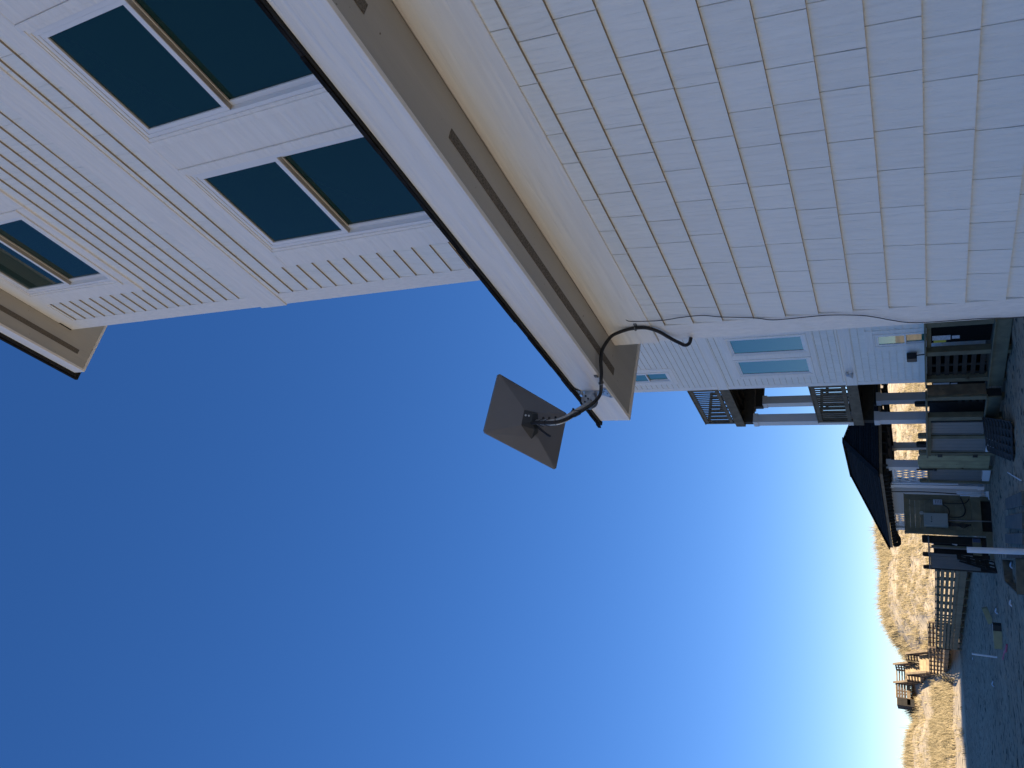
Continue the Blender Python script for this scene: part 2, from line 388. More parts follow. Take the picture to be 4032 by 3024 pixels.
# ------------------------------------------------------------------ near house
E_ = .178
nh = thing('beach_house', 'nearest white shingled house, its low eave carrying the dish, stacked windows above', 'house', (8, -3, GZ))
Xw, X2 = 2.504, 3.416
siding(Xw, -5, 3.84, [.819+E_*k for k in range(-15, 4)], E_, [(-9, 9, 1.46, 3)]).build('siding', M['siding'], nh)
winB = [(-.03, .90), (1.29, 2.22), (2.61, 3.54)]; winC = [(1.27, 2.20), (2.59, 3.60)]
holes2 = [(y0-.10, y1+.10, 3.0, 4.95) for y0, y1 in winB]+[(y0-.10, y1+.10, 6.95, 8.70) for y0, y1 in winC]
open2 = [(y0+.01, y1-.01, 3.10, 4.82) for y0, y1 in winB]+[(y0+.01, y1-.01, 7.11, 8.55) for y0, y1 in winC]
ZU = [5.322-E_*k for k in range(0, 15)]
siding(X2, -5, 4.155, ZU, E_, holes2+[(-9, 9, 5.40, 6)], gap=.0022).build('siding', M['siding'], nh)
siding(X2, -5, 4.155, [5.715]+[8.531-E_*k for k in range(0, 16)], E_, holes2+[(-9, 9, 8.6, 10), (-9, 9, 5, 5.70)], gap=.0022).build('siding', M['siding'], nh)
backing(Xw+.021, -12, 3.99, GZ, 1.745, []).box(Xw+.08, 13.5, -12, 3.99, GZ-.3, 1.745).build('wall', M['siding'], nh)
u = backing(X2+.021, -12, 4.30, 1.80, 8.86, open2).box(X2+.20, 13.5, -12, 4.30, 1.80, 8.86)
u.build('wall', M['siding'], nh)
MB().box(2.500, Xw+.03, -12, 3.84, 1.441, 1.746).build('frieze_board', M['trim'], nh, .003)
MB().box(2.499, Xw+.03, 3.84, 4.018, 1.4425, 1.746).build('frieze_board', M['trim'], nh, .003)
MB().box(Xw+.005, Xw+.06, 3.842, 4.018, GZ, 1.439).box(Xw+.065, Xw+.2, 3.995, 4.02, GZ, 1.74).build('corner_board', M['trimv'], nh, .003)
MB().box(X2+.005, X2+.05, 4.157, 4.325, 1.85, 5.376).box(X2+.005, X2+.05, 4.157, 4.325, 5.716, 8.86).box(X2+.055, X2+.19, 4.31, 4.33, 1.85, 8.86).build('corner_board', M['trimv'], nh, .003)
MB().box(3.408, X2+.05, -12, 4.332, 5.377, 5.713).build('belt_board', M['trim'], nh, .003)
MB().box(3.409, X2+.05, -12, 4.155, 8.575, 8.86).build('frieze_board', M['trim'], nh, .003)
for (y0, y1) in winB: window(nh, X2, y0, y1, 3.10, 4.83, 3.985)
for i, (y0, y1) in enumerate(winC): window(nh, X2, y0, y1, 7.10, 8.56, 7.80)
class Boards:
    def __init__(s, par): s.p = par
    def box(s, *b): MB().box(*b).build('window_trim', M['trim'], s.p, .003); return s
t = Boards(nh).box(3.408, X2+.03, -.30, 3.785, 4.882, 5.060)
for a, b in ((-.30, -.107), (.977, 1.213), (2.297, 2.533), (3.617, 3.785)): t.box(3.4085, X2+.03, a, b, 2.6, 4.880)
for a, b in ((1.00, 1.193), (2.277, 2.513), (3.677, 3.81)): t.box(3.4085, X2+.03, a, b, 6.90, 8.573)
for a, b in ((1.195, 2.275), (2.515, 3.675)): t.box(3.409, X2+.03, a, b, 6.90, 7.023)
# low eave
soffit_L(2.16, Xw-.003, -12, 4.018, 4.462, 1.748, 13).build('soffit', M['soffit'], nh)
MB().box(2.302, 2.354, 1.895, 4.07, 1.7445, 1.7478).build('soffit_vent', M['vent'], nh)
MB().box(2.302, 2.354, -2.5, 1.262, 1.7445, 1.7478).build('soffit_vent', M['vent'], nh)
MB().box(2.16, 2.187, -12, 4.462, 1.737, 1.957).box(2.187, 13, 4.434, 4.462, 1.737, 1.957).build('fascia', M['trim'], nh, .003)
def pent_roof():
    m = MB(); y0, y1 = -12, 4.53
    ys = [y0]+list(np.arange(-3, y1, .17))+[y1]
    for k, (a, b) in enumerate(zip(ys[:-1], ys[1:])):
        j = random.uniform(-.007, .007); x0 = 2.136+j*.6; zb = 1.962+j*.4+.012*max(0, (a-4.0)*2)**2
        m.prism([(x0, a, zb), (3.45, a, zb+.50), (3.45, a, zb+.53), (x0, a, zb+.016+random.uniform(0, .006))], (0, b-a-.002, 0))
    return m
pent_roof().build('roof', M['shingle'], nh)
MB().box(2.143, 2.17, -12, 4.50, 1.9575, 1.968).prism([(2.19, 4.43, 1.958), (13, 4.43, 1.958), (3.45, 4.43, 2.45)], (0, .02, 0)).build('drip_edge', M['drip'], nh)
# upper eave
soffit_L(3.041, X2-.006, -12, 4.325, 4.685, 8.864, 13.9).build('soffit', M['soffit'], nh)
MB().box(3.197, 3.252, -2, 4.515, 8.8605, 8.8638).build('soffit_vent', M['vent'], nh)
MB().box(3.041, 3.069, -12.4, 4.685, 8.853, 9.055).box(3.069, 13.9, 4.657, 4.685, 8.853, 9.055).build('fascia', M['trim'], nh, .003)
MB().box(3.008, 3.06, -12.4, 4.72, 9.0555, 9.075).box(3.06, 13.9, 4.67, 4.72, 9.0555, 9.075).build('drip_edge', M['drip'], nh)
hip_roof(2.99, 13.95, -12.45, 4.77, 9.125, .42, .048).build('roof', M['shingle'], nh)

# ------------------------------------------------------------------ far house
fh = thing('beach_house', 'white shingled house behind the nearer one, with timber decks on white columns at its end', 'house', (16, 15, GZ))
X3 = 11.591; FY0 = 8.0
wC = [(20.50, 21.06)]; wD = [(18.74, 19.63), (20.0, 20.90)]; wE = [(19.02, 19.56)]
h3 = [(20.42, 21.14, 6.95, 8.6), (18.62, 19.71, 2.62, 4.78), (19.93, 20.98, 2.62, 4.78), (18.9, 19.65, -.70, .96)]
o3 = [(20.51, 21.05, 7.0, 8.45), (18.75, 19.62, 2.68, 4.70), (20.01, 20.89, 2.68, 4.70), (19.03, 19.55, -.59, .86)]
zz = [8.287-E_*k for k in range(0, 16)]+[5.112-.0-E_*k for k in range(-0, 20)]+[1.298-E_*k for k in range(-0, 19)]
sd_ = siding(X3, FY0+.1, 21.57, [8.465, *zz[:16]], E_, h3+[(0, 40, 8.49, 12), (0, 40, 4, 5.60)], gap=.003)
sd_.build('siding', M['siding'], fh)
siding(X3, FY0+.1, 21.57, [5.25-E_*k for k in range(0, 20)], E_, h3+[(0, 40, 5.31, 12), (0, 40, 1, 1.81)], gap=.003).build('siding', M['siding'], fh)
siding(X3, FY0+.1, 21.57, [1.472-E_*k for k in range(0, 20)], E_, h3+[(0, 40, 1.52, 12)], gap=.003).build('siding', M['siding'], fh)
backing(X3+.021, FY0, 21.74, GZ-.2, 8.78, o3).box(X3+.2, 24.0, FY0, 21.74, GZ-.2, 8.78).build('wall', M['siding'], fh)
MB().box(X3+.004, X3+.06, 21.572, 21.77, GZ, 1.488).box(X3+.004, X3+.06, 21.572, 21.77, 1.822, 5.288).box(X3+.004, X3+.06, 21.572, 21.77, 5.618, 8.775).build('corner_board', M['trimv'], fh, .004)
MB().box(X3-.010, X3+.04, FY0, 21.772, 5.290, 5.616).box(X3-.026, X3-.01, FY0, 21.772, 5.600, 5.616).build('belt_board', M['trim'], fh, .004)
MB().box(X3-.010, X3+.04, FY0, 21.772, 1.490, 1.820).box(X3-.030, X3-.01, FY0, 21.772, 1.795, 1.820).build('belt_board', M['trim'], fh, .004)
MB().box(X3-.008, X3+.04, FY0, 21.57, 8.47, 8.775).build('frieze_board', M['trim'], fh, .004)
window(fh, X3, *wC[0], 6.995, 8.46, 7.71, glass='glassf')
for a, b in wD: window(fh, X3, a, b, 2.66, 4.73, None, glass='glassf')
window(fh, X3, *wE[0], -.60, .88, .17, glass='glassf')
t = Boards(fh)
t.box(X3-.009, X3+.02, 20.22, 20.42, 6.78, 8.468).box(X3-.009, X3+.02, 21.14, 21.26, 6.78, 8.468).box(X3-.0085, X3+.02, 20.42, 21.14, 6.78, 6.92)
t.box(X3-.009, X3+.02, 18.50, 21.12, 4.785, 4.965).box(X3-.009, X3+.02, 18.50, 21.12, 2.43, 2.583)
t.box(X3-.0085, X3+.02, 19.71, 19.92, 2.586, 4.783).box(X3-.0085, X3+.02, 20.98, 21.11, 2.586, 4.783).box(X3-.0085, X3+.02, 18.50, 18.66, 2.586, 4.783)
t.box(X3-.009, X3+.02, 18.76, 19.82, .936, 1.13).box(X3-.0085, X3+.02, 18.77, 18.94, -.75, .934).box(X3-.0085, X3+.02, 19.64, 19.81, -.75, .934)
MB().box(X3+.03, X3+.035, 18.80, 18.97, 2.75, 3.93).build('reflection_patch', M['sky_patch'], fh)  # pale sheet standing in for sky reflected in the left pane
# wall lamp: small downward cone on the belt board
MB().cyl((X3-.03, 20.93, 1.72), (X3-.10, 20.93, 1.72), .045, 12).cyl((X3-.11, 20.93, 1.74), (X3-.13, 20.93, 1.56), .03, 14, .085).build('wall_lamp', M['colwhite'], fh, 0, True)
fl = MB().box(X3-.24, X3-.04, 19.93, 20.10, -.09, .155).build('flood_light', M['black'], fh, .006)
MB().bar((X3-.12, 19.96, -.05), (X3-.16, 19.85, -.36), .03, .03).build('cord', M['black'], fl)
MB().box(X3-.235, X3-.045, 20.101, 20.125, -.07, .13).build('lens', M['clamp'], fl)
# upper eave
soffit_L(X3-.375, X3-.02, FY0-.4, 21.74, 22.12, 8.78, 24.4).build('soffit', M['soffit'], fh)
MB().box(X3-.375, X3-.345, FY0-.4, 22.12, 8.768, 8.97).box(X3-.345, 24.4, 22.09, 22.12, 8.768, 8.97).build('fascia', M['trim'], fh, .004)
hip_roof(X3-.43, 24.45, FY0-.45, 22.2, 9.04, .42, .06).build('roof', M['shingle'], fh)
# decks: two levels, the outer part steps further out
def deck(z0, z1, rail_top, name):
    d = MB()
    d.box(X3-.002, X3+.038, 21.78, 24.60, z0, z1).build(name, M['deckwood'], fh, .004)
    d = fh.children[-1]
    MB().box(X3+.04, 13.0, 24.56, 24.60, z0, z1).box(12.96, 13.0, 24.61, 26.2, z0, z1).box(13.0, 24, 26.16, 26.2, z0, z1).build('rim_board', M['deckwood'], d, .004)
    fl_ = MB()
    for k in range(20): fl_.box(X3+.04, 24, 21.76+.14*k, 21.76+.14*k+.134, z1-.04, z1-.002)
    for k in range(11): fl_.box(13.01, 24, 24.62+.14*k, 24.62+.14*k+.134, z1-.04, z1-.002)
    fl_.build('decking', M['woodb'], d)
    j = MB()
    for k in range(30): j.box(X3+.25+.4*k, X3+.29+.4*k, 21.78, 24.55 if X3+.3+.4*k < 13 else 26.15, z0+.05, z1-.041)
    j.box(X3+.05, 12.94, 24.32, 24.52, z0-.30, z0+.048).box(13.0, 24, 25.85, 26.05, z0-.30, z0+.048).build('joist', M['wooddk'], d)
    for y in (21.77, 24.26): MB().box(X3-.004, X3+.085, y, y+.09, z1, rail_top-.037).build('rail_post', M['deckwood'], d, .004)
    for b_ in ((X3+.0, X3+.04, 21.87, 24.25, rail_top-.16, rail_top-.04), (X3-.02, X3+.11, 21.77, 24.36, rail_top-.036, rail_top), (X3+.0, X3+.04, 21.87, 24.25, z1+.04, z1+.16)): MB().box(*b_).build('rail', M['deckwood'], d, .004)
    b = MB()
    for k in range(17): b.box(X3+.042, X3+.078, 21.93+.14*k, 21.93+.14*k+.036, z1+.06, rail_top-.06)
    b.build('balusters', M['deckwood'], d)
    b = MB().box(X3+.1, 12.96, 24.50, 24.54, rail_top-.13, rail_top-.03).box(X3+.1, 12.96, 24.50, 24.54, z1+.04, z1+.14)
    for k in range(9): b.box(X3+.18+.14*k, X3+.216+.14*k, 24.545, 24.58, z1+.05, rail_top-.05)
    b.box(13.0, 24, 26.10, 26.14, rail_top-.13, rail_top-.03).box(13.0, 24, 26.10, 26.14, z1+.04, z1+.14)
    for k in range(60): b.box(13.1+.16*k, 13.14+.16*k, 26.145, 26.18, z1+.05, rail_top-.05)
    b.build('railing', M['deckwood'], d)
deck(5.285, 5.60, 6.645, 'deck'); deck(1.50, 1.808, 2.885, 'deck')
for z0, z1 in ((1.81, 4.985), (GZ-.05, 1.19)):
    for (x, y) in ((11.62, 24.29), (13.06, 25.74), (18.5, 25.74), (23.4, 25.74)):
        c_ = MB().box(x, x+.30, y, y+.31, z0, z1).build('column', M['colwhite'], fh, .006)
        MB().box(x-.022, x+.322, y-.022, y+.332, z1-.16, z1+.002).build('cap', M['colwhite'], c_, .006); MB().box(x-.022, x+.322, y-.022, y+.332, z0+.001, z0+.16).build('base', M['colwhite'], c_, .006)

# ------------------------------------------------------------------ satellite dish
c0 = Vector((1.744, 3.61, 2.058)); ex = Vector((-.999, .013, .031)).normalized(); n_ = Vector((.034, .36, .932)).normalized(); ey = n_.cross(ex).normalized()
if ey.y < 0: ey = -ey
def D(a, b, h): return c0+ex*a+ey*b-n_*h
sat = thing('satellite_dish', 'flat grey rectangular satellite dish on a curved steel mast at the eave corner', 'satellite dish', (2.15, 4.05, 1.75))
def rr(a, b, h, c=.012):
    return [D(-a+c, -b, h), D(a-c, -b, h), D(a, -b+c, h), D(a, b-c, h), D(a-c, b, h), D(-a+c, b, h), D(-a, b-c, h), D(-a, -b+c, h)]
MB().loft(rr(.1903, .297, 0), rr(.1903, .297, .013)).build('antenna_panel', M['dish'], sat, .003)
A8 = rr(.188, .2945, .0132); q = [D(-.036, -.092, .068), D(.064, -.089, .068), D(.085, .055, .068), D(-.067, .03, .068)]
b = MB(); b.add(A8+q, [(0, 1, 9, 8), (1, 2, 9), (2, 3, 10, 9), (3, 4, 10), (4, 5, 11, 10), (5, 6, 11), (6, 7, 8, 11), (7, 0, 8), (8, 9, 10, 11), (7, 6, 5, 4, 3, 2, 1, 0)])
b.build('back_shell', M['dish'], sat)
wl = [D(-.023, -.047, .1), D(.025, -.043, .1), D(.062, -.012, .1), D(.044, .018, .098), D(-.040, -.008, .098)]
wt = [D(-.034, -.095, .066), D(.066, -.092, .066), D(.110, .016, .058), D(.06, .06, .058), D(-.068, .022, .06)]
wm = MB().loft(wt, wl).build('mount_wedge', M['mount'], sat, .003)
sc_n = (wt[0]-wl[0]).cross(wt[1]-wl[0]).normalized()
for pa, pb in ((.35, .30), (.35, .62)):
    ctr = wt[0]*(1-pb)*(1-pa)+wt[1]*pa*(1-pb)+wl[0]*(1-pa)*pb+wl[1]*pa*pb
    nn = sc_n if sc_n.z < 0 else -sc_n
    MB().cyl(ctr-nn*.002, ctr+nn*.004, .006, 10).build('screw', M['screw'], wm)
mast = [(1.727, 3.576, 2.0), (1.727, 3.577, 1.94), (1.727, 3.578, 1.898), (1.728, 3.579, 1.875), (1.740, 3.591, 1.838), (1.775, 3.622, 1.806), (1.830, 3.674, 1.790), (1.930, 3.810, 1.808), (2.030, 3.953, 1.838), (2.085, 4.028, 1.858)]
MB().tube(spline(mast, 5), .0195, 18).build('mast', M['steel'], sat, 0, True)
MB().cyl((1.727, 3.576, 1.975), (1.727, 3.576, 2.0), .03, 18).build('mast_socket', M['black'], sat, 0, True)
br = MB().prism([(2.1575, 3.950, 1.955), (2.1575, 3.975, 1.955), (2.1575, 4.000, 1.925), (2.1575, 4.005, 1.79), (2.1575, 3.972, 1.757), (2.1575, 3.972, 1.742), (2.1575, 4.105, 1.742), (2.1575, 4.105, 1.757), (2.1575, 4.068, 1.79), (2.1575, 4.068, 1.925), (2.1575, 4.10, 1.955)], (-.004, 0, 0)).build('bracket', M['steel'], sat, .0015)
MB().cyl((2.10, 4.006, 1.868), (2.10, 4.010, 1.868), .047, 24).cyl((2.10, 4.062, 1.868), (2.10, 4.066, 1.868), .047, 24).box(2.10, 2.154, 4.0062, 4.0098, 1.835, 1.90).box(2.10, 2.154, 4.0622, 4.0658, 1.835, 1.90).build('flange', M['steel'], br)
bo = MB()
for (dx, dz) in ((.0, .0), (-.022, .018), (.020, .020), (-.016, -.022)): bo.cyl((2.10+dx, 4.0, 1.868+dz), (2.10+dx, 4.0065, 1.868+dz), .006, 8)
for (y, z) in ((3.985, 1.752), (4.01, 1.768), (4.045, 1.757), (4.085, 1.752), (4.03, 1.78)): bo.cyl((2.152, y, z), (2.1535, y, z), .005, 8)
bo.build('bolt', M['black'], br)
MB().cyl((2.153, 4.02, 1.93), (2.135, 4.02, 1.93), .010, 8).cyl((2.153, 4.045, 1.935), (2.14, 4.045, 1.935), .010, 8).build('nut', M['screw'], br)
cb = [(1.715, 3.56, 1.985), (1.700, 3.575, 1.955), (1.672, 3.592, 1.915), (1.655, 3.60, 1.885), (1.652, 3.603, 1.878), (1.652, 3.61, 1.886), (1.668, 3.605, 1.915), (1.692, 3.592, 1.955), (1.71, 3.585, 1.985)]
MB().tube(spline(cb, 5), .004, 8).build('cable_loop', M['black'], sat, 0, True)

# ------------------------------------------------------------------ conduit and wall cable
cond = [(1.708, 3.545, 1.985), (1.705, 3.530, 1.947), (1.705, 3.535, 1.885), (1.708, 3.538, 1.840), (1.718, 3.545, 1.803), (1.752, 3.575, 1.772), (1.83, 3.665, 1.757), (1.93, 3.800, 1.772), (2.01, 3.896, 1.779), (2.072, 3.942, 1.770), (2.105, 3.937, 1.757), (2.125, 3.897, 1.742), (2.142, 3.826, 1.719),
        (2.180, 3.812, 1.717), (2.249, 3.780, 1.720), (2.319, 3.779, 1.722), (2.385, 3.806, 1.718), (2.445, 3.815, 1.690), (2.472, 3.818, 1.644), (2.488, 3.815, 1.580), (2.488, 3.808, 1.500), (2.488, 3.826, 1.444), (2.488, 3.874, 1.396), (2.488, 3.936, 1.361), (2.478, 3.972, 1.324), (2.462, 3.981, 1.290), (2.445, 3.979, 1.262), (2.452, 3.986, 1.243), (2.475, 3.994, 1.233), (2.512, 4.003, 1.233)]
cn = thing('conduit', 'thick black corrugated conduit strapped from the dish mast round the eave to the wall corner', 'conduit', (2.46, 3.9, 1.25))
MB().tube(resample(spline(cond, 12), .0042), .0110, 14, .045).build('conduit_pipe', M['black'], cn, 0, False)
def clip(p, q, ax, name='strap'):
    p = Vector(p); q = Vector(q); d = (q-p).normalized()
    pts = []; a = Vector(ax).normalized()
    b = d.cross(a).normalized()
    m = MB().tube([p+(a*math.cos(t_)+b*math.sin(t_))*0.0135 for t_ in np.linspace(0, 6.283, 20)], .004, 6)
    return m
m = clip((2.488, 3.812, 1.535), (2.488, 3.809, 1.505), (1, 0, 0)); m.box(2.494, 2.4995, 3.772, 3.796, 1.518, 1.538)
m.build('strap', M['clamp'], cn, 0, True)
m = clip((2.134, 3.862, 1.731), (2.142, 3.826, 1.719), (0, 0, 1)); m.box(2.152, 2.159, 3.80, 3.825, 1.738, 1.76)
m.build('strap', M['clamp'], cn, 0, True)
def ziptie(z, k=None):
    # a tie pulled tight round mast and conduit together
    mp = spline(mast, 5); cp = spline(cond, 12)
    c1 = min(mp, key=lambda p: (p-Vector(z)).length); i = mp.index(c1); d = (mp[i+1]-mp[i-1]).normalized()
    c2 = min(cp, key=lambda p: (abs((p-c1).dot(d))*4+(p-c1).length))
    c2 = c2-d*(c2-c1).dot(d); a = (c2-c1).normalized(); b_ = d.cross(a)
    pts = []
    for t_ in np.linspace(0, 2*math.pi, 33):
        u_ = a*math.cos(t_)+b_*math.sin(t_)
        v1, v2 = c1.dot(u_)+.0195, c2.dot(u_)+.0110
        pts.append((c1+u_*.0215) if v1 > v2 else (c2+u_*.0130))
    hd = c1-a*.004+Vector((.024, -.008, 0))
    MB().tube(pts, .0022, 6).box(hd.x-.005, hd.x+.007, hd.y-.006, hd.y+.004, hd.z-.005, hd.z+.005).build('zip_tie', M['black'], cn)
for z in ((1.727, 3.577, 1.935), (1.727, 3.578, 1.895), (1.732, 3.583, 1.855), (1.83, 3.674, 1.790)): ziptie(z)
cable = [(2.481, 3.681, 1.563), (2.474, 3.698, 1.547), (2.474, 3.714, 1.477), (2.474, 3.724, 1.36), (2.474, 3.718, 1.28), (2.480, 3.718, 1.222), (2.486, 3.723, 1.095), (2.486, 3.756, .989), (2.486, 3.792, .812), (2.478, 3.815, .720), (2.474, 3.813, .631), (2.474, 3.806, .47), (2.474, 3.808, .386), (2.474, 3.833, .247), (2.474, 3.865, .170), (2.474, 3.907, .093), (2.474, 3.938, .022), (2.474, 3.951, -.069), (2.474, 3.950, -.281), (2.474, 3.955, -.392), (2.474, 3.963, -.512), (2.474, 3.965, -1.2), (2.474, 3.96, -1.98)]
cable = [tuple(c*2.4985/p[0] for c in p) for p in cable]; cable[0] = (2.51, 3.70, 1.571)
tag(MB().tube(spline(cable, 5), .0027, 8).build('wall_cable', M['cablegrey'], None, 0, True), 'thin dark cable running loosely down the white corner board', 'cable')

# ------------------------------------------------------------------ equipment platform along the far house
pf = thing('equipment_platform', 'raised timber platform on posts with a handrail against the far house wall', 'platform', (11, 18.5, GZ))
def bxs(name, m, par, *bs, bevel=.006):
    for b in bs: o = MB().box(*b).build(name, m, par, bevel)
    return o
PX = 10.5
bxs('rim_board', M['wood'], pf, (PX-.04, PX, 16.80, 19.97, -1.965, -1.665))
bxs('deck_edge', M['wood'], pf, (PX-.09, PX+.02, 16.80, 20.0, -1.663, -1.63))
for k in range(8): pass
fl_ = MB()
for k in range(7): fl_.box(PX+.03+.14*k, PX+.162+.14*k, 16.8, 20.5, -1.68, -1.64)
fl_.build('decking', M['deckwood'], pf)
bxs('rim_board', M['wooddk'], pf, (10.24, PX-.041, 20.06, 20.10, -1.93, -1.61))
bxs('rim_board', M['wood'], pf, (10.20, 10.239, 20.06, 21.62, -1.93, -1.63))
bxs('deck_edge', M['wood'], pf, (10.15, 10.26, 20.0, 21.66, -1.628, -1.595))
for y in (16.88, 18.22, 19.60): bxs('post', M['wood'], pf, (PX+.03, PX+.20, y, y+.19, -1.64, -.29))
bxs('post', M['woodb'], pf, (10.27, 10.58, 20.0, 20.12, -1.60, -.29)); bxs('post', M['wood'], pf, (10.21, 10.265, 20.02, 20.21, -1.60, -.29))
bxs('post', M['wood'], pf, (10.22, 10.38, 21.24, 21.46, -1.60, -.29))
for y in (16.90, 18.27, 19.66): bxs('leg', M['wood'], pf, (PX+.02, PX+.17, y, y+.16, GZ-.2, -1.67))
for y in (20.2, 21.3): bxs('leg', M['wood'], pf, (10.25, 10.40, y, y+.15, GZ-.2, -1.64))
bxs('handrail', M['wood'], pf, (PX-.03, PX+.24, 16.80, 20.0, -.288, -.25), (PX+.16, PX+.20, 16.80, 20.0, -.40, -.30))
bxs('handrail', M['wood'], pf, (10.16, 10.42, 20.0, 23.95, -.286, -.24), (10.22, 10.26, 21.47, 23.93, -.36, -.2865))
scn = MB()
for k in range(7): scn.box(10.62, 10.645, 18.45, 19.58, -1.55+.19*k, -1.45+.19*k)
scn.build('slatted_screen', M['wooddk'], pf)
bxs('screen_upright', M['wooddk'], pf, (10.647, 10.68, 18.45, 18.55, -1.6, -.3), (10.647, 10.68, 19.05, 19.15, -1.6, -.3), (10.647, 10.68, 19.48, 19.58, -1.6, -.3))
bxs('wall_panel', M['panel'], pf, (10.75, 10.78, 20.75, 21.25, -1.60, -.36))
for k in range(4): bxs('step', M['wooddk'], pf, (10.55, 10.74, 20.85-.0*k, 21.02, -1.58+.16*k, -1.50+.16*k))
def ac(x, y, lab, first):
    a = thing('air_conditioner', lab, 'air conditioner', (x, y, -1.64), 'outdoor air conditioners on the platform')
    bxs('cabinet', M['acbody'], a, (x, x+.75, y, y+.78, -1.63, -.42)); c_ = a.children[-1]
    g = MB()
    for k in range(14): g.box(x-.012, x-.002, y+.04, y+.74, -1.56+.075*k, -1.54+.075*k)
    g.build('grille', M['black'], a)
    for sy in (y, y+.74): bxs('corner_strip', M['panel'], a, (x-.016, x-.001, sy, sy+.035, -1.62, -.43), bevel=.002)
    return a
a = ac(10.80, 17.02, 'black outdoor air conditioner with a yellow label beside a white one', True)
bxs('label_sheet', M['label'], a, (10.66, 10.664, 17.67, 17.87, -.80, -.42), (10.66, 10.664, 17.70, 17.84, -.99, -.83), bevel=0)
bxs('energy_label', M['yellow'], a, (10.668, 10.672, 17.89, 18.0, -.71, -.45), bevel=0)
bxs('top_cover', M['acbody'], a, (10.67, 11.56, 17.0, 18.02, -.42, -.36)); bxs('front_cover', M['acbody'], a, (10.675, 10.70, 17.0, 18.02, -1.62, -.421))
a = ac(10.85, 19.86, 'black outdoor air conditioner half hidden behind the brown plank end of the platform', False)
bxs('label_sheet', M['label'], a, (10.80, 10.804, 20.33, 20.56, -.82, -.44), (10.80, 10.804, 20.36, 20.54, -1.0, -.85), bevel=0)
bxs('front_cover', M['acbody'], a, (10.806, 10.83, 19.86, 20.66, -1.62, -.421))

# ------------------------------------------------------------------ shower stall with gate
ss = thing('shower_stall', 'outdoor shower stall of grey panels between dog eared timber posts, with a closed timber gate', 'shower stall', (10.8, 24, GZ))
def dogpost(par, x, y, wx, wy, z0, z1, m=None):
    c = .05
    q = MB().prism([(x, y, z0), (x, y+wy, z0), (x, y+wy, z1-c), (x, y+wy-c, z1), (x, y+c, z1), (x, y, z1-c)], (wx, 0, 0))
    return q.build('post', m or M['wood'], par, .006)
for y, wd in ((22.72, .19), (23.94, .17), (25.17, .10), (26.27, .13)): dogpost(ss, 10.33, y, .12, wd, GZ-.25, -.03)
for (x, y, wd) in ((11.30, 22.58, .17), (11.30, 25.48, .24)): dogpost(ss, x, y, .12, wd, GZ-.2, .02, M['wooddk'])
def gpanel(y0, y1, z0=-1.66, z1=-.30, n=4):
    q = MB(); wd = (y1-y0-.08)/n
    for k in range(n): q.box(10.392, 10.41, y0+.04+wd*k+.006, y0+.04+wd*(k+1)-.006, z0+.04, z1-.04)
    q.box(10.411, 10.42, y0+.04, y1-.04, z0+.04, z1-.04)
    o = q.build('panel', M['panel'], ss, .002)
    ring(MB(), 10.375, 10.41, y0, y1, z0, z1, .038).build('frame', M['panel'], o, .003)
gpanel(21.92, 22.715); gpanel(22.915, 23.93, -1.74, -.33); gpanel(25.28, 26.262, -1.74, -.33, 3)
bxs('top_rail', M['wood'], ss, (10.34, 10.44, 25.275, 26.265, -.325, -.26))
bxs('kick_board', M['foam'], ss, (10.36, 10.40, 22.96, 23.92, -1.965, -1.755)); bxs('kick_board', M['foam'], ss, (10.36, 10.40, 25.30, 26.24, -1.965, -1.765))
bxs('kick_board', M['wooddk'], ss, (10.38, 10.42, 21.7, 22.9, -1.98, -1.68))
gt = MB(); n = 8
for k in range(n):
    y0 = 24.16+.124*k; y1 = y0+.121
    zt = lambda y: -.035+.045*math.sin(math.pi*min(1, max(0, (y-24.16)/.99)))-(.10 if y > 25.12 else 0)*1.0-(.03 if y < 24.17 else 0)
    gt.prism([(10.34, y0, -1.895), (10.34, y1, -1.895), (10.34, y1, zt(y1)), (10.34, (y0+y1)/2, zt((y0+y1)/2)), (10.34, y0, zt(y0))], (.025, 0, 0))
g = gt.build('gate', M['woodnew'], ss, .004, label='timber gate of upright boards with a curved top and black hinges')
for z in (-.60, -1.51): bxs('hinge', M['black'], g, (10.318, 10.34, 24.05, 24.25, z-.065, z+.065), bevel=.01)
bxs('latch', M['black'], g, (10.30, 10.335, 25.20, 25.275, -.43, .05), bevel=.01); bxs('latch_grip', M['black'], g, (10.29, 10.33, 25.19, 25.30, -.52, -.44), bevel=.01)
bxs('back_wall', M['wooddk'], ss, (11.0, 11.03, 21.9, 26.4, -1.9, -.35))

# lattice strip leaning from the platform
lt = MB(); p00 = Vector((10.16, 21.35, -1.60)); p01 = Vector((9.95, 22.75, -1.74)); p10 = Vector((8.70, 18.55, -1.93)); p11 = Vector((8.20, 19.30, -1.96))
up_ = (p01-p00).cross(p10-p00).normalized()
if up_.z < 0: up_ = -up_
for k in range(5):
    t_ = k/4; lt.bar(p00.lerp(p01, t_), p10.lerp(p11, t_), .20, .012, up_)
for k in range(10):
    t_ = k/9; lt.bar((p00.lerp(p10, t_)).lerp(p01.lerp(p11, t_), -.06)+up_*.021, (p00.lerp(p10, t_)).lerp(p01.lerp(p11, t_), 1.06)+up_*.013, .10, .012, up_)
tag(lt.build('lattice_panel', M['wooddk']), 'dark timber lattice strip leaning from the platform edge onto the sand', 'lattice')

